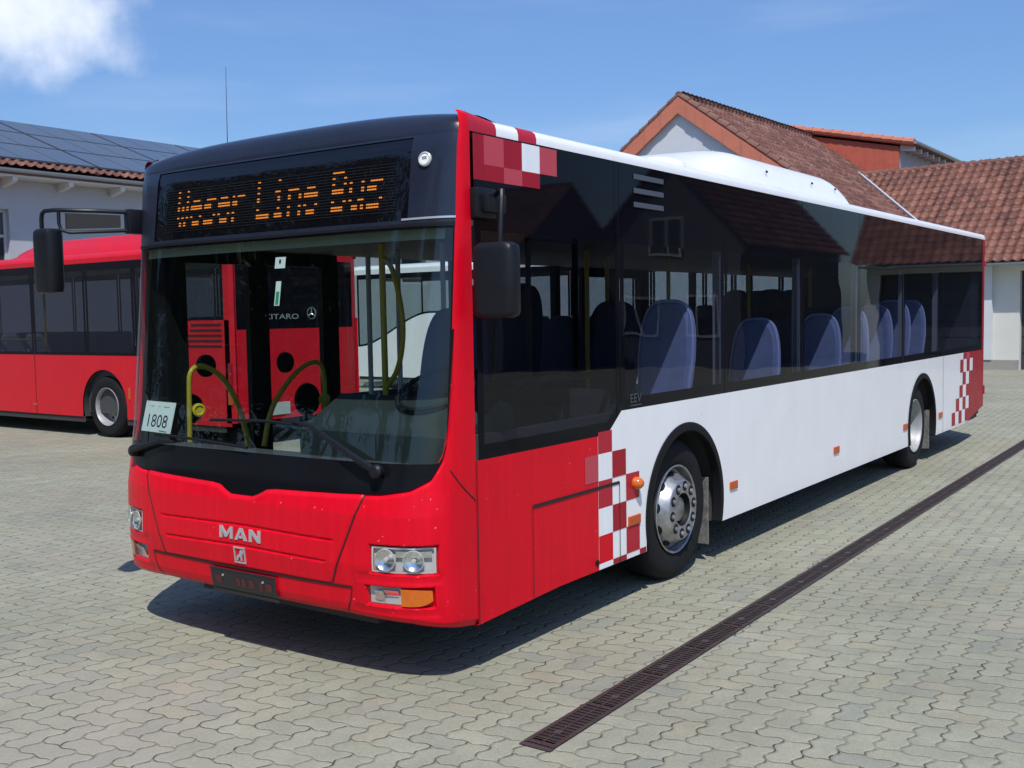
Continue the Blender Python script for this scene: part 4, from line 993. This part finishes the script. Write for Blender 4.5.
for (a, c2) in dr:
    mid = (a+c2)/2
    for (y0, y1) in ((a, mid), (mid, c2)):
        f = MB(); fw = .085
        for q in ((y0, y0+fw, .36, 2.28), (y1-fw, y1, .36, 2.28), (y0+fw, y1-fw, 2.18, 2.28), (y0+fw, y1-fw, .36, .46)): f.box(-1.245, -1.20, *q)
        lf = f.build('door', RUBBER, bus); MB().quad((-1.225, y0+fw, .46), (-1.225, y1-fw, .46), (-1.225, y1-fw, 2.18), (-1.225, y0+fw, 2.18)).build('door_glass', DOORG, lf)
def rail(pts, r, name='grab_rail', m=YEL):
    # smooth the polyline a little
    P = [Vector(p) for p in pts]
    for _ in range(2):
        Q = [P[0]]
        for i in range(len(P)-1): Q += [P[i]*.75+P[i+1]*.25, P[i]*.25+P[i+1]*.75]
        P = Q+[P[-1]]
    b = MB(); b.tube(P, r, 8); return b.build(name, m, bus, smooth=50)
rail([(-1.1, .44+.1, .95), (-1.1, .55, 1.38), (-1.1, .56, 1.50), (-1.1, .66, 1.53), (-1.1, .80, 1.46), (-1.1, .90, 1.33), (-1.1, .98, 1.15), (-1.1, 1.02, .95)], .018)
rail([(-1.1, 1.15, .95), (-1.1, 1.21, 1.19), (-1.1, 1.35, 1.35), (-1.1, 1.52, 1.48), (-1.1, 1.68, 1.51), (-1.1, 1.73, 1.42), (-1.1, 1.73, 1.22), (-1.1, 1.71, .95)], .018)
for (y, z, r) in ((.755, 1.515, .075), (.62, 1.245, .10), (1.44, 1.505, .075), (1.64, 1.23, .12)):
    MB().lathe([(r, 0), (r*.95, .02), (0, .025)], (-1.19, y, z), (1, 0, 0), 24).build('door_bump_pad', RUBBER, bus, smooth=40)
MB().lathe([(.042, 0), (.042, .02), (.030, .024), (.026, .016), (0, .018)], (-1.08, .60, 1.245), (1, -.3, 0), 20).build('stop_button', mat('yellow_button', (.62, .47, .02), .4), bus)
MB().lathe([(.042, 0), (.042, .02), (0, .024)], (-1.08, 1.70, 1.23), (1, -.3, 0), 20).build('stop_button', YEL, bus)
# ---- interior
b = MB()
for y0, y1, xx in ((.5, 2.2, 1.2), (2.2, 3.38, .70), (3.38, 8.2, 1.2), (8.2, 9.4, .70), (9.4, 11.8, 1.2)): b.box(-xx, xx, y0, y1, .30, .345)
b.build('floor', INT_DARK, bus)
b = MB(); b.box(-1.20, 1.20, .62, 11.85, 2.27, 2.30); b.build('ceiling', INT_DARK, bus)
b = MB(); b.box(1.20, 1.24, .5, 11.9, 1.07, 1.215); b.box(-1.23, -1.20, 1.95, 5.40, 1.07, 1.24); b.box(-1.23, -1.20, 6.80, 11.9, 1.07, 1.24); b.box(-1.15, 1.2, 11.4, 11.9, .34, 2.27); b.build('inner_lining', INT_DARK, bus)
b = MB(); b.prism([(-1.15, .20, .90), (-1.15, .36, 1.06), (-1.15, .50, 1.05), (-1.15, .50, .90)], (2.33, 0, 0)); b.build('dash_ledge', INT_DARK, bus)
b = MB(); b.prism([(.05, .42, .6), (.05, .40, 1.20), (.05, .48, 1.235), (.05, .74, 1.375), (.05, .86, 1.34), (.05, .86, .6)], (1.14, 0, 0)); b.build('dashboard', DASH, bus, smooth=20)
b = MB(); b.grid([[Vector((x, base(X(x), z).y+.05, z)) for z in (2.19, 2.245)] for x in np.linspace(-1.17, 1.17, 24)]); b.build('sun_visor', VISOR, bus)
b = MB(); ctr = Vector((.74, .78, 1.42)); axw = Vector((0, -.45, .9)).normalized(); u_ = Vector((1, 0, 0)); v_ = axw.cross(u_)
b.tube([ctr+(u_*math.cos(a)+v_*math.sin(a))*.23 for a in np.linspace(0, 2*math.pi, 33)], .014, 8); b.tube([ctr-u_*.22, ctr-axw*.05, ctr+u_*.22], .012, 6); b.tube([ctr-axw*.04, ctr-axw*.35], .03, 8)
b.build('steering_wheel', RUBBER, bus, smooth=50)
def seat_mesh(w_=.42, h=.92, tilt=.12):
    out = []
    for k in range(25):
        t = math.pi*k/24; out.append((w_/2*math.copysign(abs(math.cos(t))**.55, math.cos(t)), h*.45+h*.55*math.sin(t)**.8))
    pts = [(w_/2*.88, 0)]+out+[(-w_/2*.88, 0)]
    return pts
SEAT_SHADE = mat('seat_shaded', (.035, .04, .07), .8, noise=.15, nscale=12)  # darker copy of the seat blue, shade painted in for seats deeper inside
def seat(x, y, z0, w_=.42, h=.92, cushion=True, m=None):
    pts = seat_mesh(w_, h); b = MB()
    F = [Vector((x+px, y+pz*.14, z0+pz)) for px, pz in pts]; n = len(F)
    Fi = [Vector((x+px*.86, y+pz*.14-.035, z0+.03+pz*.93)) for px, pz in pts]
    Bk = [p+Vector((0, .06, 0)) for p in F]
    b.add(Fi, [tuple(range(n))]); b.add(F+Fi, [(i, (i+1) % n, (i+1) % n+n, i+n) for i in range(n)]); b.add(Bk, [tuple(range(n))])
    if cushion: b.rbox(x-w_/2, x+w_/2, y-.42, y+.02, z0-.06, z0+.05, .03)
    so = b.build('passenger_seat', m or SEATB, bus, smooth=30)
    e = MB(); e.tube(F, .014, 6); e.add(F+Bk, [(i, (i+1) % n, (i+1) % n+n, i+n) for i in range(n)]); e.build('seat_edge', SEATE if not m else SEAT_SHADE, so, smooth=50)
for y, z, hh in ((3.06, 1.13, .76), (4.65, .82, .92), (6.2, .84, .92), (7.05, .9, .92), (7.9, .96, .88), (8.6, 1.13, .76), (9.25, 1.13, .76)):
    seat(.93, y, z, h=hh); seat(.48, y, z, h=hh, m=SEAT_SHADE)
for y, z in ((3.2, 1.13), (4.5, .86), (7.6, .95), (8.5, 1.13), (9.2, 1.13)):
    for x in (-.93, -.48): seat(x, y, z, m=SEAT_SHADE)
b = MB(); pts = seat_mesh(.44, .88)
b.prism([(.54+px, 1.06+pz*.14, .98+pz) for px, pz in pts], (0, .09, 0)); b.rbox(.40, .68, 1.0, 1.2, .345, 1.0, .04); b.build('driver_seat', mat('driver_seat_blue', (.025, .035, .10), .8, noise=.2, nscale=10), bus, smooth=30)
for y in (3.53, 5.12, 6.68, 8.30, 9.75): MB().box(1.12, 1.17, y-.035, y+.035, 1.10, 2.27).build('window_post', POST, bus)
rail([(-.11, 1.3, .4), (-.12, 1.3, 2.28)], .02, m=YEL); rail([(-.10, 1.3, 2.18), (-.03, 1.3, 2.12), (.03, 1.3, 1.90), (.05, 1.3, 1.70), (.0, 1.3, 1.48), (-.11, 1.3, 1.36)], .017)
for x in (-.80, -.52): rail([(x, 1.9, .35), (x, 1.9, 2.28)], .018, m=POST)
rail([(.21, 1.5, 1.3), (.21, 1.5, 2.28)], .016, m=POST)
for x, y in ((.35, 3.0), (.3, 4.4), (-.3, 4.4), (.3, 6.1), (.3, 7.8)): rail([(x, y, .35), (x, y, 2.28)], .018, m=YEL)
MB().box(.15, 1.19, 1.86, 1.88, .35, 1.35).build('cab_partition', INT_DARK, bus)
# stickers in the windscreen
b = MB(); b.grid([[FX(x, z, -.008) for z in (1.885, 2.015)] for x in (.110, .150)]); b.grid([[FX(x, z, -.007) for z in (1.89, 1.96)] for x in (.118, .142)], 1); b.build('windscreen_sticker', [CARD, GREEN], bus)
b = MB(); b.grid([[FX(x, z, -.012) for z in (2.085, 2.145)] for x in (.085, .165)]); b.grid([[FX(x, z, -.009) for z in (2.112, 2.132)] for x in (.118, .132)], 1); b.build('windscreen_sensor', [CARD, INK], bus)
# underbody
b = MB(); b.box(-.70, .70, .3, 11.7, .22, .298)
for sg in (-1, 1):
    for y0, y1 in ((.3, 2.2), (3.38, 8.2), (9.4, 11.7)): b.box(*sorted((sg*.70, sg*1.19)), y0, y1, .287, .298)
b.build('underbody', DARK, bus)

# ---- mirrors
# driver-side mirror
b = MB(); b.rbox(1.245, 1.30, .44, .60, 2.29, 2.44, .012); b.rbox(1.295, 1.345, .47, .62, 2.315, 2.41, .010)
b.tube([(1.34, .53, 2.40), (1.39, .50, 2.415), (1.425, .47, 2.41), (1.435, .45, 2.37), (1.435, .43, 2.15)], .013, 8)
mo = b.build('wing_mirror', BLACK, bus, smooth=40)
b = MB(); P = []
for z, k in ((1.80, .72), (1.812, .93), (1.83, 1), (2.12, 1), (2.145, .95), (2.16, .75)):
    P.append([(1.42+.122*k*math.copysign(abs(math.cos(a))**.5, math.cos(a)), .42+.055*k*math.copysign(abs(math.sin(a))**.6, math.sin(a))*(1.0), z) for a in np.linspace(0, 2*math.pi, 29)])
b.grid(P); b.add(P[0], [tuple(range(29))]); b.add(P[-1], [tuple(range(29))])
b.build('mirror_head', BLACK, mo, smooth=40)
# door-side mirror on long tube arms
b = MB(); yv = -.16
b.rbox(-1.262, -1.20, .24, .36, 2.345, 2.495, .010)
b.tube([(-1.23, .26, 2.475), (-1.30, .10, 2.478), (-1.45, -.085, 2.482), (-1.545, -.10, 2.482), (-1.575, -.10, 2.468), (-1.585, -.10, 2.44), (-1.585, -.10, 2.34)], .013, 8)
b.tube([(-1.23, .26, 2.365), (-1.36, -.06, 2.345), (-1.40, -.09, 2.36), (-1.41, -.095, 2.40), (-1.41, -.095, 2.475)], .011, 8)
mo = b.build('wing_mirror', BLACK, bus, smooth=40)
SLAT = mat('mirror_plate', (.022, .018, .016), .5)
MB().prism([(-1.25, .20, 2.455), (-1.385, -.07, 2.46), (-1.385, -.07, 2.365), (-1.25, .20, 2.38)], (.012, .004, 0)).build('mirror_plate', SLAT, mo)
b = MB(); P = []
for z, k in ((1.985, .6), (1.995, .9), (2.02, 1), (2.32, 1), (2.355, .97), (2.37, .8)):
    P.append([(-1.51+.095*k*math.copysign(abs(math.cos(a))**.5, math.cos(a)), yv+.05+.06*k*math.copysign(abs(math.sin(a))**.7, math.sin(a)), z) for a in np.linspace(0, 2*math.pi, 29)])
b.grid(P); b.add(P[0], [tuple(range(29))]); b.add(P[-1], [tuple(range(29))]); b.build('mirror_head', BLACK, mo, smooth=40)

# ---- number card lying in the windscreen
def CP(x, z, o=0): return FX(x, z, -.022+o)
cardo = MB()
k0 = [(-1.035, 1.165), (-.70, 1.165), (-.655, 1.345), (-.985, 1.345)]
K0 = CP(*k0[0]); KE1 = CP(*k0[1])-K0; KE2 = CP(*k0[3])-K0; KN = KE1.cross(KE2).normalized()
if KN.y > 0: KN = -KN
cardo.prism([K0, K0+KE1, K0+KE1+KE2, K0+KE2], KN*-.0015)
co = cardo.build('number_card', CARD); tag(co, 'pale card numbered 1808 propped inside the lower windscreen corner', 'card')
SEG = {'1': [(.42, 0, .62, 1), (.22, .80, .42, .92)], '8': [(.1, .04, .28, .46), (.72, .04, .9, .46), (.1, .54, .28, .96), (.72, .54, .9, .96), (.2, 0, .8, .1), (.2, .45, .8, .55), (.2, .9, .8, 1)], '0': [(.1, .08, .25, .92), (.75, .08, .9, .92), (.2, 0, .8, .1), (.2, .9, .8, 1)]}
b = MB()
def uvc(u, v, o=.0008): return K0+KE1*u+KE2*v+KN*o
V_, F_ = text_shape('1808'); b.add([uvc(.17+x*.66, .16+z*.42) for x, z in V_], F_)
for (u0, u1) in ((.18, .30), (.45, .50), (.62, .82)): b.quad(uvc(u0, .83), uvc(u1, .83), uvc(u1, .845), uvc(u0, .845))
b.quad(uvc(.60, .05), uvc(.86, .03), uvc(.86, .055), uvc(.60, .075))
b.build('printed_number', INK, co)

# ------------------------------------------------------------------ other buses
def side_low(u, arches, zb, rad=.58):
    for c in arches:
        d = rad*rad-(u-c)**2
        if d > 0: return .48+math.sqrt(d)
    return zb
def simple_bus(root, T, L, Wd, paint, arches, belt, rail_z, top_z, zb, seams, crown=True, belt_fn=None, glassm=SIDEG, roofpaint=None, posts=True, rail_h=.07):
    """T(u, w, z) -> world; u along the length from the visible end, w across (0 = side towards the camera)"""
    bf = belt_fn or (lambda u: belt)
    us = sorted(set(list(np.linspace(.06, L-.12, 90))+[c+.58*math.cos(a)*.9999 for c in arches for a in np.linspace(0, math.pi, 31)]+[c+s*(.58+1e-4) for c in arches for s in (-1, 1)]))
    body = MB()
    for w0 in (0, Wd):
        body.grid([[T(u, w0, z) for z in np.linspace(side_low(u, arches, zb), bf(u), 4)] for u in us])
        body.grid([[T(u, w0, rail_z), T(u, w0, rail_z+rail_h)] for u in (.06, L-.12)])
    body_o = body.build('body', paint, root)
    # skirt and underside
    b = MB(); b.grid([[T(u, .03, .22), T(u, .03, zb)] for u in (arches[0]+.6, arches[1]-.6)])
    for a_, c_ in ((.2, arches[0]-.55), (arches[0]+.55, arches[1]-.55), (arches[1]+.55, L-.2)):
        for s in ((.03, Wd-.03),): b.grid([[T(u, w_, .25) for w_ in s] for u in (a_, c_)]); b.grid([[T(u, .02, .22), T(u, .02, zb)] for u in (a_, c_)])
    for c in arches:
        P = [[T(c+.57*math.cos(a), .01, .48+.57*math.sin(a)), T(c+.57*math.cos(a), .5, .48+.57*math.sin(a))] for a in np.linspace(-.3, math.pi+.3, 30)]
        b.grid(P); b.add([p[1] for p in P], [tuple(range(30))])
    b.grid([[T(u, w_, .36) for w_ in (.45, Wd-.45)] for u in (.1, L-.1)])
    b.build('underbody', DARK, root)
    # glazing on both sides
    for w0 in (0, Wd):
        for i in range(len(seams)-1):
            a_, c_ = seams[i]+.004, seams[i+1]-.004; n = 10
            uu = [a_, a_+.06]+list(np.linspace(a_+.06, c_-.06, n))[1:-1]+[c_-.06, c_]
            b = MB(); b.grid([[T(u, w0+(.001 if w0 == 0 else -.001), z) for z in (bf(u), bf(u)+.05, rail_z-.12, rail_z)] for u in uu], lambda a, j, m=len(uu)-1: 0 if (j == 1 and 0 < a < m-1) else 1)
            b.build('side_window', [glassm, FRIT], root)
    # roof
    zc = rail_z+rail_h
    sec = [(0, zc), (.02, zc+.04), (.10, zc+.085), (.35, zc+.12), (Wd/2, zc+.14)]; sec += [(Wd-w_, z) for w_, z in sec[::-1]][1:]
    b = MB(); b.grid([[T(u, w_, z) for w_, z in sec] for u in (0.02, L-.1)])
    b.build('roof', roofpaint or paint, root, smooth=40)
    return body_o

# red bus parked across the yard, its rear end seen through the windscreen
rb = empty('parked_red_bus', (-13, 7.2, 0), 'all red bus with raised roof parked across the yard on the left', 'bus')
XR = -7.22; YB = 6.0; WB = 2.55; LB = 12.0
TB = lambda u, w_, z: Vector((XR-u, YB+w_, z))
aB = [3.05, 8.95]
bfB = lambda u: 1.28+(.52*sstep(1.45, .95, u) if u < 1.5 else 0)
bo = simple_bus(rb, TB, LB, WB, RED2, aB, 1.28, 2.72, 3.15, .31, [.16, 2.2, 3.45, 4.95, 6.3, 7.8, 9.3, 10.6, 11.7], belt_fn=bfB, glassm=REDG)
# raised roof fairing
b = MB(); P = []
for t in np.linspace(0, 1, 40):
    u = 1.2+t*4.9; h = .27*min(1, (1-t)/.2)**.6*min(1, t/.05+.2)**.5 if t < 1 else 0
    P.append([TB(u, WB/2-1.15*k, 2.84+(.08 if abs(k) < .8 else 0)+h*max(0, 1-abs(k)**4)**.5) for k in np.linspace(-1, 1, 25)])
b.grid(P); b.build('roof_fairing', RED2, rb, smooth=40)
# rear end
b = MB(); Hh = [.36, .9, 1.66]
b.grid([[TB(.10*(abs(k)**6), WB/2+WB/2*k, z) for z in Hh] for k in np.linspace(-1, 1, 25)])
for k0_, k1_ in ((-1, -.90), (.90, 1)): b.grid([[TB(.10*(abs(k)**6), WB/2+WB/2*k, z) for z in (1.66, 2.3, 2.80)] for k in np.linspace(k0_, k1_, 6)])
b.grid([[TB(.10*(abs(k)**6), WB/2+WB/2*k, z) for z in (2.66, 2.92)] for k in np.linspace(-.90, .90, 20)])
b.grid([[TB(.16, 0, z), TB(.05, 0, z), TB(.0, .05, z)] for z in (.36, 1.7, 2.79)])
re = b.build('rear_panel', RED2, rb, smooth=40)
b = MB(); b.grid([[TB(.004+.10*(abs(k)**6), WB/2+WB/2*k, z) for z in (1.66, 2.66)] for k in np.linspace(-.90, .90, 20)]); b.build('rear_window', FRIT, rb, smooth=40)
GR = mat('red_bus_grille', (.05, .004, .006), .6)
b = MB()
for k in range(5): z = 1.42+k*.075; b.box(*sorted((XR-.22, XR-1.0+k*.03)), YB-.006, YB-.001, z, z+.03)
b.build('side_grille', GR, bo)
b = MB()
for z, y in ((1.05, 6.02), (.86, 6.02)): b.lathe([(.035, 0), (0, .012)], (XR-.06, YB-.003, z), (0, -1, 0), 14)
b.build('tail_lamp', CHROME, rb)
b = MB(); b.box(*sorted((XR-.03, XR-.10)), YB-.012, YB+.02, .85, 1.2); b.build('tail_lamp', REDD, rb)
MB().box(XR+.004, XR+.012, YB+.5, YB+1.02, .42, .60).build('number_plate', mat('grey_plate', (.45, .48, .46), .5), rb)
for y, z, r in ((6.9, 1.20, .10), (7.35, .68, .16)): MB().lathe([(r, .004), (r, .012), (0, .014)], (XR-.0, y, z), (1, 0, 0), 24).build('round_cap', RUBBER, rb)
MB().box(*sorted((XR-.02, XR-.12)), YB-.008, YB-.002, .62, .80).build('side_reflector', AMBERR, rb)
MB().box(*sorted((XR-5.05, XR-4.93)), YB-.008, YB-.002, .44, .475).build('side_reflector', AMBERR, rb)
MB().box(*sorted((XR-2.42, XR-2.36)), YB-.008, YB-.002, .62, .80).build('side_reflector', AMBERR, rb)
MB().box(*sorted((XR-4.96, XR-4.948)), YB-.003, YB-.001, .31, 1.28).build('panel_joint', GAP, rb)
# lettering on the rear window edge
CIT = {'C': [(0, 0, .2, 1), (.2, 0, .8, .2), (.2, .8, .8, 1)], 'I': [(.3, 0, .5, 1)], 'T': [(0, .8, .8, 1), (.3, 0, .5, .8)], 'A': [(0, 0, .2, .8), (.6, 0, .8, .8), (.15, .8, .65, 1), (.2, .35, .6, .5)], 'R': [(0, 0, .2, 1), (.2, .8, .7, 1), (.6, .5, .8, .85), (.2, .4, .7, .55), (.55, 0, .78, .42)], 'O': [(0, .1, .2, .9), (.6, .1, .8, .9), (.12, 0, .68, .2), (.12, .8, .68, 1)]}
b = MB()
V_, F_ = text_shape('CITARO'); b.add([(XR+.008, YB+.58+x*.66, 1.80+z*.075) for x, z in V_], F_)
b.build('rear_lettering', SILVER, rb)
b = MB(); ec = Vector((XR+.008, YB+1.50, 1.88)); b.tube([ec+Vector((0, math.cos(a), math.sin(a)))*.085 for a in np.linspace(0, 2*math.pi, 29)], .008, 5)
for k in range(3): a = math.pi/2+k*2*math.pi/3; b.tube([ec, ec+Vector((0, math.cos(a), math.sin(a)))*.085], [.012, .004], 5)
b.build('rear_emblem', CHROME, rb)
for u in aB:
    make_wheel(rb, (XR-u, YB+.055, .48), (0, -1, 0), 'rear'); make_wheel(rb, (XR-u, YB+WB-.055, .48), (0, 1, 0), 'rear')
# inside of the red bus
for u in (5.6, 6.4, 7.2, 8.0):
    for w0, w1 in ((.25, 1.1), (1.5, 2.3)): MB().rbox(XR-u-.06, XR-u+.06, YB+w0, YB+w1, .9, 1.62, .05).build('seat', SEATB, rb)
MB().box(XR-3.9, XR-.3, YB+.1, YB+WB-.1, .37, 1.25).build('engine_cover', INT_DARK, rb)
b = MB(); b.tube([TB(5.0, .2, 1.52), TB(8.0, .2, 1.52)], .02, 6); b.tube([TB(5.1, .3, .4), TB(5.1, .3, 2.7)], .02, 6); b.build('grab_rail', YEL, rb)
MB().box(XR-11.9, XR-.1, YB+.1, YB+WB-.1, 2.70, 2.73).build('ceiling', INT_GREY, rb)
CURT = mat('curtain', (.16, .17, .18), .9)
b = MB()
for u0 in (1.95, 2.25): b.grid([[TB(u0+k*.03, .12+.02*math.sin(k*2.2), z)+Vector(((2.7-z)*.05, 0, 0)) for z in (1.3, 2.68)] for k in range(6)])
b.build('curtain', CURT, rb)

# white bus further back
wb = empty('parked_white_bus', (-9, 17, 0), 'white bus with swept window line parked behind the red bus', 'bus')
XW = -14.6; YW = 16.0
TW = lambda u, w_, z: Vector((XW+u, YW+w_, z))
bfW = lambda u: 1.05+.82*sstep(.2, 2.6, u)-.55*sstep(3.0, 3.8, u)
simple_bus(wb, TW, 12.0, 2.5, WHITE, [2.9, 8.9], 1.3, 2.86, 3.15, .30, [.2, 1.6, 3.3, 5.0, 6.8, 8.6, 10.4, 11.8], belt_fn=bfW, glassm=DOORG, rail_h=.12)
b = MB(); b.grid([[TW(-.02+.2*abs(k)**4, 1.25+1.25*k, z) for z in (.35, 1.05)] for k in np.linspace(-1, 1, 15)]); b.grid([[TW(.02+.2*abs(k)**4, 1.25+1.25*k, z) for z in (2.8, 3.08)] for k in np.linspace(-1, 1, 15)]); b.build('front_panel', WHITE, wb, smooth=40)
b = MB(); b.grid([[TW(.0+.2*abs(k)**4, 1.25+1.25*k, z) for z in (1.05, 2.8)] for k in np.linspace(-1, 1, 15)]); b.build('windscreen', DOORG, wb, smooth=40)
MB().box(XW+11.85, XW+11.9, YW, YW+2.5, .3, 3.0).build('rear_panel', WHITE, wb)
for u in (2.9, 8.9): make_wheel(wb, (XW+u, YW+.055, .48), (0, -1, 0), 'rear'); make_wheel(wb, (XW+u, YW+2.445, .48), (0, 1, 0), 'rear')
for u in (3.2, 4.2, 5.2, 6.2, 7.2, 8.2):
    for w0, w1 in ((.2, 1.1), (1.4, 2.3)): MB().rbox(XW+u, XW+u+.12, YW+w0, YW+w1, 1.0, 1.75, .05).build('seat', INT_DARK, wb)

# ------------------------------------------------------------------ trees across the yard behind the viewer (mirrored in the windscreen)
LEAF = [mat('leaf_dark', (.030, .055, .018), .6), mat('leaf_mid', (.050, .085, .026), .6), mat('leaf_light', (.085, .120, .040), .6)]
BARK = mat('bark', (.09, .07, .055), .9, noise=.3, nscale=10, bump=.4, bscale=12)
def tree(x, y, h, cr, label, seed):
    rn = random.Random(seed); root = empty('broadleaf_tree', (x, y, 0), label, 'tree', 'trees across the yard')
    t = MB(); t.tube([(x, y, 0), (x+.1, y, h*.25), (x-.05, y+.1, h*.55), (x, y, h*.85)], [h*.028, h*.022, h*.014, h*.004], 10); cl_ = []
    for k in range(16):
        a = rn.uniform(0, 6.28); z0 = h*rn.uniform(.22, .7); rr = cr*rn.uniform(.45, .95)*(1-.55*max(0, z0/h-.4)); z1 = z0+h*rn.uniform(.05, .22)
        e_ = Vector((x+rr*math.cos(a), y+rr*math.sin(a), z1)); t.tube([(x, y, z0), (x+rr*.5*math.cos(a), y+rr*.5*math.sin(a), (z0+z1)/2+.2), e_], [h*.009, h*.006, h*.002], 6); cl_.append(e_)
    t.build('trunk', BARK, root, smooth=60)
    cl_ += [Vector((x+rn.gauss(0, cr*.35), y+rn.gauss(0, cr*.35), h*rn.uniform(.35, .97))) for _ in range(75)]
    b = MB()
    for c_ in cl_:
        R_ = rn.uniform(.7, 1.4)*cr/4
        for _ in range(170):
            d = Vector((rn.gauss(0, 1), rn.gauss(0, 1), rn.gauss(0, .8))); d = d.normalized()*R_*rn.uniform(.5, 1.05); p = c_+d
            n_ = (d.normalized()+Vector((rn.gauss(0, .5), rn.gauss(0, .5), rn.gauss(0, .5)))).normalized(); u_ = n_.orthogonal().normalized(); v_ = n_.cross(u_); s_ = rn.uniform(.08, .17)
            b.quad(p-u_*s_, p-v_*s_*.6, p+u_*s_, p+v_*s_*.6, rn.choice((0, 0, 1, 1, 2)))
    b.build('crown', LEAF, root, recalc=False)
tree(-16, -17, 12.5, 4.2, 'tall broad tree mirrored in the display glass, left part', 1)
tree(-24, -15, 11.5, 4.5, 'wide tree mirrored at the far left of the windscreen', 2)
tree(-9, -20, 13.5, 4.4, 'tallest round tree mirrored in the middle of the windscreen', 3)
tree(-2, -23, 10.5, 3.8, 'smaller tree mirrored near the right edge of the windscreen', 4)
tree(-33, -8, 12, 4.5, 'distant tree at the end of the mirrored tree row', 5)
tree(-20, -24, 15.5, 4.8, 'tall back row tree added to close sky gaps mirrored above the destination display', 6)  # back row added to close bright sky gaps in the windscreen reflection
tree(-29, -18, 14, 4.8, 'back row tree added to close mirrored sky gaps behind the wide left tree', 7)
tree(-12, -28, 16, 5.0, 'tallest back row tree added to close mirrored sky gaps behind the round middle tree', 8)
tree(-38, -14, 14, 5.0, 'farthest back row tree added to close mirrored sky gaps at the row end', 9)
tree(-26, -23, 16, 5.2, 'broad back tree added to darken the mirrored gap between the two left trees', 10)  # two dense trees added to block sky sparkle mirrored over the door pillar
tree(-33, -27, 17, 5.4, 'largest tree, added at the very back to darken mirrored sky gaps', 11)
